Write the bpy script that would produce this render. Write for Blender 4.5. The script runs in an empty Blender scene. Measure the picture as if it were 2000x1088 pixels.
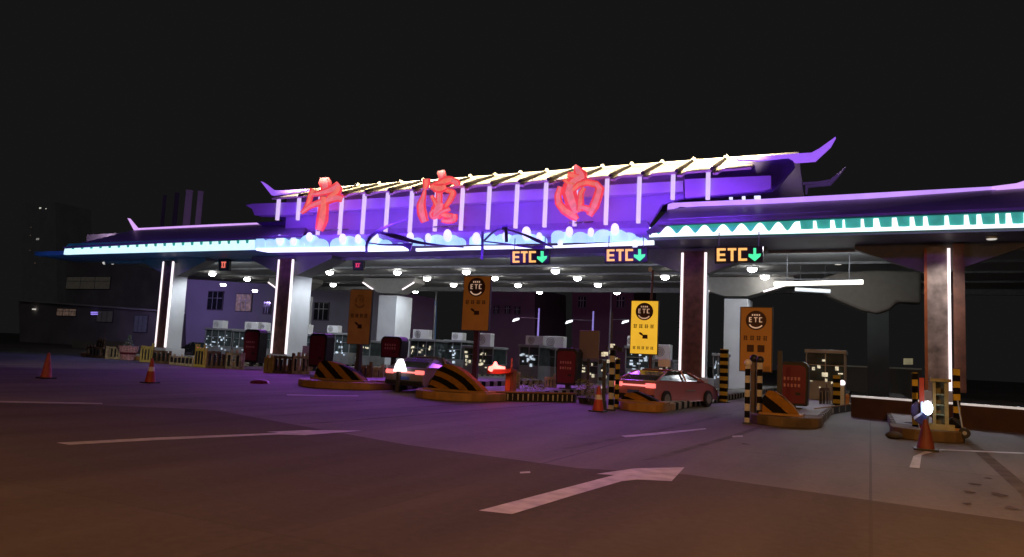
import bpy, bmesh, math, random
from mathutils import Vector, Matrix
random.seed(7)
S = bpy.context.scene
COL = S.collection
# ------------------------------------------------------------------ camera
FPX, H = 1444.0, 1.6
AZ, PI_, RO = math.radians(26), math.radians(6.0), math.radians(2.8)
f0 = Vector((-math.sin(AZ), math.cos(AZ), 0)); r0 = Vector((math.cos(AZ), math.sin(AZ), 0)); u0 = Vector((0, 0, 1))
FW = f0*math.cos(PI_) + u0*math.sin(PI_)
u1 = -f0*math.sin(PI_) + u0*math.cos(PI_)
RT = r0*math.cos(RO) + u1*math.sin(RO)
UP = u1*math.cos(RO) - r0*math.sin(RO)
CP = Vector((0, 0, H))
cd = bpy.data.cameras.new('camera'); cam = bpy.data.objects.new('camera', cd); COL.objects.link(cam)
m = Matrix.Identity(3); m.col[0] = RT; m.col[1] = UP; m.col[2] = -FW
cam.matrix_world = Matrix.Translation(CP) @ m.to_4x4()
cd.sensor_width = 36; cd.lens = FPX/2000*36; cd.clip_end = 3000; cd.clip_start = .1
S.camera = cam
def ray(x, y): return FW*FPX + RT*(x-1000) - UP*(y-544)
def W(x, y, Y):                                   # photo pixel -> point on the plane y=Y
    d = ray(x, y); return CP + d*(Y/d.y)
def G(x, y, z=0.0):                               # photo pixel -> point at height z
    d = ray(x, y); return CP + d*((z-H)/d.z)
def WX(x, y, X):
    d = ray(x, y); return CP + d*(X/d.x)
# ------------------------------------------------------------------ world: a night sky
w = bpy.data.worlds.new('World'); S.world = w; w.use_nodes = True
bg = w.node_tree.nodes['Background']; bg.inputs[0].default_value = (.0073, .0071, .0074, 1); bg.inputs[1].default_value = 1.0
S.view_settings.view_transform = 'Standard'; S.view_settings.look = 'None'; S.view_settings.exposure = 0; S.view_settings.gamma = 1
S.cycles.use_denoising = True; S.cycles.max_bounces = 6; S.cycles.sample_clamp_indirect = 3.0; S.cycles.use_light_tree = True
# ------------------------------------------------------------------ lamps the place has, plus added fill lights (tuned here)
def lamp(kind, name, loc, tgt, col, watts, **k):
    l = bpy.data.lights.new(name, kind); l.color = col; l.energy = watts
    o = bpy.data.objects.new(name, l); COL.objects.link(o); o.location = loc
    if tgt is not None:
        o.rotation_euler = (Vector(tgt)-Vector(loc)).to_track_quat('-Z', 'Y').to_euler()
    for a, b in k.items(): setattr(l, a, b)
    return o
PUR = (.27, .07, 1.0); SOD = (1.0, .46, .13); WHT = (.86, .93, 1.0)
# purple floodlights along the sign wall, at its foot, leaning up
for i in range(8):
    x = -37 + i*4.2
    lamp('AREA', 'wall_floodlight', (x, 38.9, 9.7), (x, 42.0, 12.2), PUR, 118, shape='RECTANGLE', size=3.9, size_y=.25)
# the same lamps' spill over the forecourt
for i in range(4):
    x = -37 + i*8
    lamp('AREA', 'forecourt_floodlight', (x, 39.0, 8.3), (x+3, 30, 0), (.50, .08, 1.0), 250, shape='RECTANGLE', size=6, size_y=.4, spread=math.radians(105))
lamp('AREA', 'forecourt_floodlight', (-52, 39.0, 8.3), (-50, 32, 0), (.20, .14, 1.0), 110, shape='RECTANGLE', size=12, size_y=.4, spread=math.radians(110))
# wing roofs
lamp('AREA', 'roof_floodlight', (-52, 36.4, 9.6), (-52, 44, 11.0), (.30, .08, 1.0), 150, shape='RECTANGLE', size=22, size_y=.3)
lamp('AREA', 'roof_floodlight', (0, 36.4, 9.6), (0, 44, 11.0), (.30, .08, 1.0), 170, shape='RECTANGLE', size=26, size_y=.3)
# warm wash over the main roof
for i in range(4):
    x = -35.5 + i*7.6
    lamp('AREA', 'eave_wash_light', (x, 38.8, 13.9), (x, 43.5, 13.9), (1.0, .88, .62), 720, shape='RECTANGLE', size=7.4, size_y=.3, spread=math.radians(70))
# white floods on the columns
for x, y, e in ((-49.8, 43.6, 330), (-36.6, 43.6, 420), (-36.5, 56.5, 450), (-5.8, 56.5, 200), (-6.5, 42.9, 60)):
    lamp('SPOT', 'column_flood_or_fill', (x, y, 6.3), (x-2.6, y+.6, 4.0), WHT, e, spot_size=math.radians(120), spot_blend=.8, shadow_soft_size=.15)
# sodium street lights behind the camera
for x, y, e in ((6, 5, 5200), (-15, -2, 1900), (-4, -3, 1500)):
    lamp('SPOT', 'street_or_fill_light', (x, y, 10.5), (x+.5, y+5, 0), SOD, e, spot_size=math.radians(150), spot_blend=.7, shadow_soft_size=.3)
lamp('SPOT', 'office_floodlight', (-86, 63, 8.5), (-86, 76, 6), (.50, .36, 1.0), 2300, spot_size=math.radians(150), spot_blend=.8, shadow_soft_size=.3)
lamp('SPOT', 'office_floodlight', (-38, 70, 10.0), (-40, 96, 8), (.6, .12, .5), 1800, spot_size=math.radians(140), spot_blend=.8, shadow_soft_size=.3)

lamp('AREA', 'eave_wash_light', (-7.6, 38.8, 13.9), (-7.6, 43.5, 13.9), (1.0, .88, .62), 420, shape='RECTANGLE', size=2.6, size_y=.3, spread=math.radians(60))
for x in (-3.5, 1.5, 6):
    lamp('AREA', 'lane_fill_light', (x, 41, 8.1), (x-.6, 29, 0), (.9, .93, 1.0), 62, shape='RECTANGLE', size=4, size_y=.3, spread=math.radians(90))  # added white area lights without fittings, brighten the right hand lanes
lamp('SPOT', 'column_flood_or_fill', (4.2, 40.2, 8.0), (3, 42.4, 5.2), (1, .93, .85), 420, spot_size=math.radians(70), spot_blend=.8, shadow_soft_size=.15)  # added spot that brightens the front of the far right column
lamp('SPOT', 'column_flood_or_fill', (-8.0, 40.2, 8.0), (-9.2, 42.4, 5), (1, .85, .75), 60, spot_size=math.radians(70), spot_blend=.8, shadow_soft_size=.15)  # added weak spot that lifts the brown column's front
lamp('SUN', 'fill_sun', (0, 0, 60), (-30, 60, 20), (1, .96, .95), .028, angle=math.radians(10))  # unseen dim fill added to lift the far buildings
for i in range(6):
    x = -50 + i*9.5
    lamp('AREA', 'booth_fill_light', (x, 45.0, 8.0), (x, 52, 1.5), WHT, 190, shape='RECTANGLE', size=6, size_y=.3)  # added white lights that brighten the booth fronts
for i in range(4):
    x = -38 + i*8
    lamp('AREA', 'soffit_fill_light', (x, 38.6, 7.5), (x, 42.4, 8.6), (.24, .07, 1.0), 40, shape='RECTANGLE', size=7, size_y=.2, spread=math.radians(100))  # added violet lights without fittings, tint the soffit from below
lamp('AREA', 'soffit_fill_light', (-56, 38.6, 7.5), (-56, 42.4, 8.6), (.05, .35, 1.0), 28, shape='RECTANGLE', size=22, size_y=.2, spread=math.radians(100))  # added blue light without a fitting, tints the left soffit
lamp('SPOT', 'street_or_fill_light', (-26, 2, 11), (-42, 34, 0), (1, .92, .78), 9000, spot_size=math.radians(24), spot_blend=.7, shadow_soft_size=.3)  # unseen narrow spot added to brighten the barriers
lamp('SPOT', 'street_or_fill_light', (-62, 42, 11), (-98, 82, 4), (1, .8, .75), 450, spot_size=math.radians(100), spot_blend=.8, shadow_soft_size=.3)  # unseen dim spot added to lift the dark buildings at the left
# ------------------------------------------------------------------ helpers
MATS = {}
def mat(name, col, rough=.6, amp=.25, scale=3.0, metal=0.0, emit=None, es=0.0, bump=0.0):
    if name in MATS: return MATS[name]
    M = bpy.data.materials.new(name); M.use_nodes = True; n = M.node_tree.nodes; L = M.node_tree.links
    b = n['Principled BSDF']; b.inputs['Roughness'].default_value = rough; b.inputs['Metallic'].default_value = metal
    tc = n.new('ShaderNodeTexCoord'); no = n.new('ShaderNodeTexNoise'); no.inputs['Scale'].default_value = scale
    no.inputs['Detail'].default_value = 6; L.new(tc.outputs['Object'], no.inputs['Vector'])
    rp = n.new('ShaderNodeValToRGB'); c0 = [c*(1-amp) for c in col]; c1 = [min(1, c*(1+amp)) for c in col]
    rp.color_ramp.elements[0].position = .3; rp.color_ramp.elements[1].position = .7
    rp.color_ramp.elements[0].color = (*c0, 1); rp.color_ramp.elements[1].color = (*c1, 1)
    L.new(no.outputs['Fac'], rp.inputs[0]); L.new(rp.outputs[0], b.inputs['Base Color'])
    if bump:
        bp = n.new('ShaderNodeBump'); bp.inputs['Strength'].default_value = bump; bp.inputs['Distance'].default_value = .02
        L.new(no.outputs['Fac'], bp.inputs['Height']); L.new(bp.outputs[0], b.inputs['Normal'])
    if emit:
        r2 = n.new('ShaderNodeValToRGB'); r2.color_ramp.elements[0].position = .25; r2.color_ramp.elements[1].position = .75
        r2.color_ramp.elements[0].color = (*[c*(1-amp) for c in emit], 1); r2.color_ramp.elements[1].color = (*[c*(1+amp*.5) for c in emit], 1)
        L.new(no.outputs['Fac'], r2.inputs[0]); L.new(r2.outputs[0], b.inputs['Emission Color']); b.inputs['Emission Strength'].default_value = es
    MATS[name] = M; return M
def stripes(name, ca, cb, period, ang, rough=.9, radial=None, axis='XZ'):
    if name in MATS: return MATS[name]
    M = bpy.data.materials.new(name); M.use_nodes = True; n = M.node_tree.nodes; L = M.node_tree.links
    b = n['Principled BSDF']; b.inputs['Roughness'].default_value = rough; b.inputs['Specular IOR Level'].default_value = .12
    tc = n.new('ShaderNodeTexCoord'); sx = n.new('ShaderNodeSeparateXYZ'); L.new(tc.outputs['Object'], sx.inputs[0])
    def mth(op, a, bb):
        k = n.new('ShaderNodeMath'); k.operation = op
        for i, v in enumerate((a, bb)):
            if v is None: continue
            if isinstance(v, (int, float)): k.inputs[i].default_value = v
            else: L.new(v, k.inputs[i])
        return k.outputs[0]
    no = n.new('ShaderNodeTexNoise'); no.inputs['Scale'].default_value = 5; no.inputs['Detail'].default_value = 5; L.new(tc.outputs['Object'], no.inputs['Vector'])
    hx = sx.outputs['X'] if axis[0] == 'X' else sx.outputs['Y']
    if radial:
        dx = mth('SUBTRACT', hx, radial[0]); dz = mth('MULTIPLY', mth('SUBTRACT', sx.outputs['Z'], radial[1]), 1.5)
        v = mth('SQRT', mth('ADD', mth('MULTIPLY', dx, dx), mth('MULTIPLY', dz, dz)), None)
    else:
        v = mth('ADD', mth('MULTIPLY', hx, math.cos(ang)), mth('MULTIPLY', sx.outputs['Z'], math.sin(ang)))
    v = mth('ADD', v, mth('MULTIPLY', no.outputs['Fac'], .05))
    fr = mth('FRACT', mth('DIVIDE', v, period), None); st = mth('GREATER_THAN', fr, .5)
    mx = n.new('ShaderNodeMix'); mx.data_type = 'RGBA'; L.new(st, mx.inputs[0])
    mx.inputs[6].default_value = (*ca, 1); mx.inputs[7].default_value = (*cb, 1)
    m2 = n.new('ShaderNodeMix'); m2.data_type = 'RGBA'; m2.blend_type = 'MULTIPLY'; m2.inputs[0].default_value = .6
    L.new(mx.outputs[2], m2.inputs[6]); L.new(no.outputs['Fac'], m2.inputs[7]); 
    L.new(m2.outputs[2], b.inputs['Base Color'])
    MATS[name] = M; return M
class MB:
    def __init__(s): s.bm = bmesh.new()
    def poly(s, pts, d):                           # prism: outline pts pushed along d
        d = Vector(d); a = [s.bm.verts.new(p) for p in pts]; b = [s.bm.verts.new(Vector(p)+d) for p in pts]
        n = len(a); s.bm.faces.new(a); s.bm.faces.new(b[::-1])
        for i in range(n): s.bm.faces.new((a[i], b[i], b[(i+1) % n], a[(i+1) % n]))
        return s
    def box(s, x0, x1, y0, y1, z0, z1):
        return s.poly([(x0, y0, z0), (x1, y0, z0), (x1, y0, z1), (x0, y0, z1)], (0, y1-y0, 0))
    def tube(s, p, q, r, r2=None, n=8):
        p, q = Vector(p), Vector(q); r2 = r if r2 is None else r2
        d = (q-p).normalized(); a = d.orthogonal().normalized(); b = d.cross(a)
        A = []; B = []
        for i in range(n):
            t = 2*math.pi*i/n; v = a*math.cos(t)+b*math.sin(t)
            A.append(s.bm.verts.new(p+v*r)); B.append(s.bm.verts.new(q+v*r2))
        s.bm.faces.new(A[::-1]); s.bm.faces.new(B)
        for i in range(n): s.bm.faces.new((A[i], A[(i+1) % n], B[(i+1) % n], B[i]))
        return s
    def ball(s, c, r, sz=1.0, n=10):
        bmesh.ops.create_uvsphere(s.bm, u_segments=n, v_segments=max(6, n*2//3), radius=r, matrix=Matrix.Translation(c) @ Matrix.Diagonal((1, 1, sz, 1))); return s
    def lathe(s, c, prof, n=16):
        rings = []
        for r, z in prof:
            rings.append([s.bm.verts.new((c[0]+r*math.cos(2*math.pi*i/n), c[1]+r*math.sin(2*math.pi*i/n), c[2]+z)) for i in range(n)])
        for a, b in zip(rings, rings[1:]):
            for i in range(n): s.bm.faces.new((a[i], a[(i+1) % n], b[(i+1) % n], b[i]))
        s.bm.faces.new(rings[0][::-1]); s.bm.faces.new(rings[-1]); return s
    def loft(s, secs):                              # list of closed sections with equal counts
        R = [[s.bm.verts.new(p) for p in sec] for sec in secs]; n = len(R[0])
        for a, b in zip(R, R[1:]):
            for i in range(n): s.bm.faces.new((a[i], a[(i+1) % n], b[(i+1) % n], b[i]))
        s.bm.faces.new(R[0][::-1]); s.bm.faces.new(R[-1]); return s
    def brush(s, pts, ws, Y, th, u=4):              # calligraphic stroke, pixels of the photo laid on the plane y=Y
        P = []; n = len(pts)
        for i in range(n-1):
            p0 = pts[max(i-1, 0)]; p1 = pts[i]; p2 = pts[i+1]; p3 = pts[min(i+2, n-1)]
            for k in range(u):
                t = k/u
                f = lambda a, b, c, d: .5*((2*b)+(-a+c)*t+(2*a-5*b+4*c-d)*t*t+(-a+3*b-3*c+d)*t**3)
                P.append((f(p0[0], p1[0], p2[0], p3[0]), f(p0[1], p1[1], p2[1], p3[1]), ws[i]*(1-t)+ws[i+1]*t))
        P.append((pts[-1][0], pts[-1][1], ws[-1]))
        L = []; R = []
        for i, (x, y, wd) in enumerate(P):
            a = P[max(i-1, 0)]; b = P[min(i+1, len(P)-1)]; dx, dy = b[0]-a[0], b[1]-a[1]; l = math.hypot(dx, dy) or 1
            nx, ny = -dy/l*wd/2, dx/l*wd/2; L.append((x+nx, y+ny)); R.append((x-nx, y-ny))
        bm = s.bm
        va = [bm.verts.new(W(x, y, Y)) for x, y in L]; vb = [bm.verts.new(W(x, y, Y)) for x, y in R]
        vc = [bm.verts.new(W(x, y, Y)+Vector((0, th, 0))) for x, y in L]; vd = [bm.verts.new(W(x, y, Y)+Vector((0, th, 0))) for x, y in R]
        for i in range(len(va)-1):
            for q in ((va[i], va[i+1], vb[i+1], vb[i]), (vc[i], vd[i], vd[i+1], vc[i+1]), (va[i], vc[i], vc[i+1], va[i+1]), (vb[i], vb[i+1], vd[i+1], vd[i])): bm.faces.new(q)
        bm.faces.new((va[0], vb[0], vd[0], vc[0])); bm.faces.new((va[-1], vc[-1], vd[-1], vb[-1])); return s
    def go(s, name, m, parent=None, bev=0, smooth=False, org=None, rz=None):
        bm = s.bm; bmesh.ops.recalc_face_normals(bm, faces=bm.faces[:])
        me = bpy.data.meshes.new(name)
        if org is not None: bmesh.ops.translate(bm, vec=-Vector(org), verts=bm.verts[:])
        bm.to_mesh(me); bm.free()
        for mm in (m if isinstance(m, (list, tuple)) else [m]): me.materials.append(mm)
        if smooth:
            for p in me.polygons: p.use_smooth = True
        o = bpy.data.objects.new(name, me); COL.objects.link(o)
        if org is not None: o.location = org
        if parent is not None:
            o.parent = parent
            if org is None: o.location = -Vector(parent_loc(parent))
            else: o.location = Vector(org)-parent_loc(parent)
        if bev:
            b = o.modifiers.new('bevel', 'BEVEL'); b.width = bev; b.segments = 2; b.limit_method = 'ANGLE'
        return o
def parent_loc(o):
    v = Vector((0, 0, 0))
    while o is not None: v += o.location; o = o.parent
    return v
def thing(name, label, cat, loc, group=None):
    o = bpy.data.objects.new(name, None); COL.objects.link(o); o.location = loc; o.empty_display_size = .2
    o['label'] = label; o['category'] = cat
    if group: o['group'] = group
    return o
def tag(o, label, cat, group=None):
    o['label'] = label; o['category'] = cat
    if group: o['group'] = group
    return o
def struct(o): o['kind'] = 'structure'; return o
def copytree(root, loc, label, group=None, rz=None):
    r = root.copy(); COL.objects.link(r); r.location = loc; r['label'] = label
    if group: r['group'] = group
    if rz is not None: r.rotation_euler.z = rz
    for ch in list(root.children):
        c = ch.copy(); COL.objects.link(c); c.parent = r
        for g in ch.children:
            d = g.copy(); COL.objects.link(d); d.parent = c
    return r
def pxp(lst, Y): return [W(x, y, Y) for x, y in lst]
def loft_poly(mb, a, b): mb.loft([a, b])

# ------------------------------------------------------------------ materials
YEL = (.42, .20, .03); BLK = (.012, .011, .010)
M_asph = mat('old_concrete_paving', (.16, .15, .145), .62, .22, .35, bump=.15)
M_dark = mat('dark_asphalt', (.075, .068, .062), .7, .2, .5, bump=.2)
M_paint = mat('worn_road_paint', (.42, .40, .38), .6, .28, 4)
M_kerbc = mat('ochre_kerb_paint', (.34, .18, .05), .6, .25, 2.5)
M_grey = mat('grey_metal', (.30, .31, .32), .45, .15, 2, metal=.3)
M_dgrey = mat('dark_grey_metal', (.06, .06, .065), .5, .15, 2, metal=.3)
M_black = mat('black_plastic', (.015, .015, .016), .45, .2, 3)
M_white = mat('white_enamel', (.78, .78, .76), .45, .06, 2)
M_conc = mat('white_painted_concrete', (.62, .64, .66), .7, .08, .8)
M_ceil = mat('grey_ceiling_panel', (.24, .24, .235), .6, .12, .35)
M_soff = mat('dark_soffit_panel', (.16, .16, .22), .5, .15, .5)
M_brown = mat('brown_cladding', (.15, .065, .05), .6, .5, 2.4)
M_wallp = mat('lilac_wall_panel', (.42, .30, .62), .6, .10, .35)
M_roofp = mat('slate_roof_sheet', (.22, .18, .32), .45, .15, .6)
M_cream = mat('cream_roof_sheet', (.72, .64, .46), .55, .10, .8)
M_led = mat('white_led', (.8, .8, .8), .5, .05, 2, emit=(1.0, .86, .88), es=1.35)
M_ledw = mat('cool_white_led', (.8, .8, .8), .5, .12, 1.5, emit=(.84, .96, 1.0), es=1.6)
M_cyan = mat('cyan_lit_panel', (.5, .8, .8), .5, .18, 2.5, emit=(.68, 1.0, .97), es=1.1)
M_teal = mat('teal_lit_panel', (.02, .3, .22), .5, .3, 1.5, emit=(.03, .28, .20), es=1.0)
M_teald = mat('dark_teal_trim', (.02, .10, .10), .5, .3, 1.5, emit=(.0, .02, .03), es=1.0)
M_cloud = mat('pale_blue_lit_cloud', (.4, .6, .8), .5, .22, 1.4, emit=(.36, .62, .82), es=1.15)
M_cloud2 = mat('white_lit_cloud', (.8, .8, .9), .5, .10, 1.4, emit=(.80, .88, 1.0), es=1.0)
M_post = mat('lilac_led_post', (.2, .18, .2), .5, .06, 1.2, emit=(.72, .56, .88), es=1.0)
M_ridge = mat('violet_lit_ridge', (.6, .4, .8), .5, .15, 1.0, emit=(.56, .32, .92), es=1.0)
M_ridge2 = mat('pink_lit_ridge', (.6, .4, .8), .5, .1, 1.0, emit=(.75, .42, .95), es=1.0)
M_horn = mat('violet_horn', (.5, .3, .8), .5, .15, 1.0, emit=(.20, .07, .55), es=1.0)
M_red = mat('red_neon_letter', (.1, .02, .02), .5, .22, 2.2, emit=(.90, .055, .07), es=1.0)
M_red2 = mat('orange_neon_edge', (.1, .03, .02), .5, .25, 2.2, emit=(.88, .17, .12), es=1.0)
M_amb = mat('amber_led', (.05, .03, .01), .5, .15, 6, emit=(1.0, .50, .14), es=1.25)
M_grn = mat('green_led', (.01, .05, .02), .5, .2, 6, emit=(.08, .95, .42), es=1.1)
M_lamp = mat('ceiling_lamp_glass', (.9, .9, .9), .5, .02, 2, emit=(1, .98, .95), es=42)
M_lampdim = mat('dim_lamp_glass', (.9, .9, .9), .5, .05, 2, emit=(1, .95, .85), es=.6)
M_glass = mat('booth_glass', (.07, .09, .09), .12, .35, 1.6, metal=.2)
M_glow = mat('warm_glow', (.6, .55, .4), .5, .75, 7, emit=(.60, .54, .38), es=1.2)
M_glowb = mat('cool_glow', (.3, .4, .5), .5, .7, 8, emit=(.50, .58, .66), es=1.1)  # no screens: glow for the bright patches added on the booth fronts
M_kred = mat('dark_red_enamel', (.15, .012, .028), .4, .12, 2)
M_kredt = mat('faded_red_print', (.75, .35, .38), .5, .4, 12)
M_cone = mat('orange_red_cone', (.42, .05, .03), .5, .15, 4)
M_coner = mat('reflective_band', (.75, .70, .72), .4, .2, 6)
M_sgn = mat('ochre_glow_board', (.38, .17, .03), .5, .10, 1.2, emit=(.22, .065, .008), es=.25)  # board is no lamp; the light on it is put in as emission
M_sgnb = mat('yellow_glow_board', (.7, .5, .05), .5, .10, 1.2, emit=(.75, .42, .03), es=.95)  # same emission standing in for lamp light, stronger on this board
M_sgnt = mat('brown_board_print', (.06, .02, .012), .6, .3, 6)
M_sgnw = mat('pale_board_print', (.7, .55, .45), .6, .2, 6, emit=(.55, .36, .24), es=.7)
M_cloth = mat('faint_ochre_print', (.30, .14, .04), .6, .3, 6)
M_nightb = mat('night_facade', (.55, .52, .50), .8, .2, .3)
M_officew = mat('office_render', (.28, .26, .32), .8, .08, .3)
M_win = mat('dark_window_glass', (.02, .02, .025), .1, .2, 1)
M_leaf = mat('dark_foliage', (.05, .08, .03), .7, .5, 5)
M_rail = mat('rusty_barrier_face', (.055, .024, .02), .7, .3, 1.5)
M_yb = mat('yellow_barrier_plastic', (.50, .38, .07), .5, .2, 4)
M_strA = stripes('diagonal_hazard_paint', YEL, BLK, .52, math.radians(52))
M_strB = stripes('curved_hazard_paint', YEL, BLK, .56, 0, radial=(-.3, -.9))
M_kerb = stripes('black_white_kerb', (.50, .46, .38), BLK, .9, 0, axis='YZ')
M_kerbx = stripes('black_yellow_kerb', (.45, .36, .14), BLK, .5, 0)
M_pst = stripes('black_yellow_post', (.75, .55, .08), BLK, .34, math.radians(90))
M_psw = stripes('black_white_post', (.7, .68, .62), BLK, .40, math.radians(90))

# ------------------------------------------------------------------ ground
def sheet(name, pts, z, m, sub=1):
    b = MB(); vs = [b.bm.verts.new((p[0], p[1], z)) for p in pts]; b.bm.faces.new(vs)
    if b.bm.faces[:][0].normal.z < 0: bmesh.ops.reverse_faces(b.bm, faces=b.bm.faces[:])
    me = bpy.data.meshes.new(name); b.bm.faces.ensure_lookup_table(); b.bm.normal_update()
    if b.bm.faces[0].normal.z < 0: bmesh.ops.reverse_faces(b.bm, faces=b.bm.faces[:])
    b.bm.to_mesh(me); b.bm.free(); me.materials.append(m); o = bpy.data.objects.new(name, me); COL.objects.link(o); return struct(o)
# paving with cast slabs, joints and wear
def ground_mat(name='plaza_concrete', lo=(.10, .092, .088, 1), hi=(.24, .225, .215, 1), rough=.72, spec=.22, joint=.55):
    M = bpy.data.materials.new(name); M.use_nodes = True; n = M.node_tree.nodes; L = M.node_tree.links; b = n['Principled BSDF']
    tc = n.new('ShaderNodeTexCoord'); a = n.new('ShaderNodeTexNoise'); a.inputs['Scale'].default_value = .09; a.inputs['Detail'].default_value = 7; L.new(tc.outputs['Object'], a.inputs['Vector'])
    mp = n.new('ShaderNodeMapping'); mp.inputs['Scale'].default_value = (.5, .06, 1); L.new(tc.outputs['Object'], mp.inputs[0])
    c = n.new('ShaderNodeTexNoise'); c.inputs['Scale'].default_value = 1.6; c.inputs['Detail'].default_value = 5; L.new(mp.outputs[0], c.inputs['Vector'])
    f = n.new('ShaderNodeTexNoise'); f.inputs['Scale'].default_value = 9; f.inputs['Detail'].default_value = 8; L.new(tc.outputs['Object'], f.inputs['Vector'])
    bk = n.new('ShaderNodeTexBrick'); bk.offset = 0; bk.inputs['Scale'].default_value = 1; bk.inputs['Brick Width'].default_value = 4.5; bk.inputs['Row Height'].default_value = 5; bk.inputs['Mortar Size'].default_value = .02
    bk.inputs['Color1'].default_value = (1, 1, 1, 1); bk.inputs['Color2'].default_value = (.92, .92, .92, 1); bk.inputs['Mortar'].default_value = (joint, joint, joint, 1); L.new(tc.outputs['Object'], bk.inputs['Vector'])
    ad = n.new('ShaderNodeMath'); ad.operation = 'ADD'; L.new(a.outputs['Fac'], ad.inputs[0]); L.new(c.outputs['Fac'], ad.inputs[1])
    a2 = n.new('ShaderNodeMath'); a2.operation = 'MULTIPLY_ADD'; L.new(f.outputs['Fac'], a2.inputs[0]); a2.inputs[1].default_value = .35; L.new(ad.outputs[0], a2.inputs[2])
    rp = n.new('ShaderNodeValToRGB'); rp.color_ramp.elements[0].position = .85; rp.color_ramp.elements[1].position = 1.4
    mr = n.new('ShaderNodeMapRange'); mr.inputs[1].default_value = .75; mr.inputs[2].default_value = 1.6; L.new(a2.outputs[0], mr.inputs[0]); L.new(mr.outputs[0], rp.inputs[0])
    rp.color_ramp.elements[0].position = 0.05; rp.color_ramp.elements[1].position = .95
    rp.color_ramp.elements[0].color = lo; rp.color_ramp.elements[1].color = hi
    mx = n.new('ShaderNodeMix'); mx.data_type = 'RGBA'; mx.blend_type = 'MULTIPLY'; mx.inputs[0].default_value = 1; L.new(rp.outputs[0], mx.inputs[6]); L.new(bk.outputs[0], mx.inputs[7])
    L.new(mx.outputs[2], b.inputs['Base Color']); b.inputs['Roughness'].default_value = rough; b.inputs['Specular IOR Level'].default_value = spec
    bp = n.new('ShaderNodeBump'); bp.inputs['Strength'].default_value = .25; bp.inputs['Distance'].default_value = .01; L.new(f.outputs['Fac'], bp.inputs['Height']); L.new(bp.outputs[0], b.inputs['Normal'])
    return M
sheet('ground', [(-900, -200), (900, -200), (900, 1200), (-900, 1200)], 0, ground_mat(lo=(.07, .060, .052, 1), hi=(.205, .180, .155, 1)))
M_dark = ground_mat('asphalt', (.048, .040, .032, 1), (.125, .105, .085, 1), .88, .15, .86)
seam = [(-200, 11.4)] + [tuple(G(x, y)[:2]) for x, y in ((0, 786), (230, 793), (420, 801), (620, 838), (800, 870), (1130, 915), (1340, 927), (2000, 1020))] + [(30, 10.4)]
sheet('road', seam + [(30, -60), (-200, -60)], .004, M_dark)
far = [G(x, y) for x, y in ((0, 784), (200, 788), (200, 790.5), (0, 787))]
sheet('road_edge_line', far, .012, M_paint)
def marking(name, px): return sheet(name, [G(x, y) for x, y in px], .010, M_paint)
marking('lane_arrow', [(935, 999), (1060, 966), (1200, 929), (1165, 927), (1240, 916), (1337, 914), (1312, 941), (1245, 938), (1215, 941), (1120, 969), (1000, 1006)])
marking('lane_arrow', [(110, 866), (300, 856), (545, 846.5), (520, 844.5), (600, 841), (708, 842), (595, 851), (545, 849.5), (300, 861), (135, 870)])
marking('lane_line', [(1213, 852), (1290, 845), (1378, 837), (1380, 839), (1292, 849), (1222, 855)])
marking('stop_line', [(1835, 878), (2100, 889), (2100, 892), (1835, 880)])
marking('stop_line', [(560, 771), (700, 773), (700, 774.5), (560, 772.5)])
for px in ([(1015, 923), (1035, 922), (1036, 925), (1016, 926)], [(1430, 852), (1450, 851), (1451, 854), (1431, 855)], [(1776, 914), (1784, 892), (1808, 882), (1822, 884), (1800, 890), (1796, 916)]): marking('paint_or_reflection', px)  # the last pale patch is a reflection painted on the road
M_stain = mat('oil_stain', (.07, .06, .055), .95, .4, 3)
for i, (x, y, r) in enumerate(((1905, 947, 14), (1893, 962, 12), (1950, 967, 16), (1975, 993, 12), (1930, 935, 10), (1890, 985, 9), (700, 783, 18), (1455, 868, 14))):
    c = G(x, y); sheet('oil_stain', [(c.x+r*.006*math.cos(t)*(1+.3*math.sin(3*t+i)), c.y+r*.011*math.sin(t)*(1+.25*math.cos(2*t+i))) for t in [k*math.pi/7 for k in range(14)]], .008, M_stain)

M_tyre = mat('tyre_rubber_film', (.09, .08, .07), .95, .35, 1.5)
for i, (x0, x1, ya, yb, ww) in enumerate(((-10.6, -10.1, 12, 30, .22), (-12.2, -11.6, 12.5, 31, .22), (-5.0, -4.4, 12.2, 27, .2), (-3.4, -2.7, 12, 25, .2), (-17.3, -16.6, 13, 30, .22), (1.9, 2.1, 12, 30, .24), (3.6, 3.8, 12, 28, .24))):
    sheet('tyre_track', [(x0, ya), (x0+ww, ya+.6), ((x0+x1)/2+ww+.1, (ya+yb)/2), (x1+ww, yb), (x1, yb-.8), ((x0+x1)/2+.1, (ya+yb)/2-.4)], .006, M_tyre)
# ------------------------------------------------------------------ toll plaza canopy
Z0 = 8.40; YF = 40.0; YC = 42.5; YR = 57.0
can = thing('toll_plaza_canopy', 'long toll plaza canopy with violet lit roof and neon cloud band', 'toll gate', (-24, 48, 0))
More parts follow.
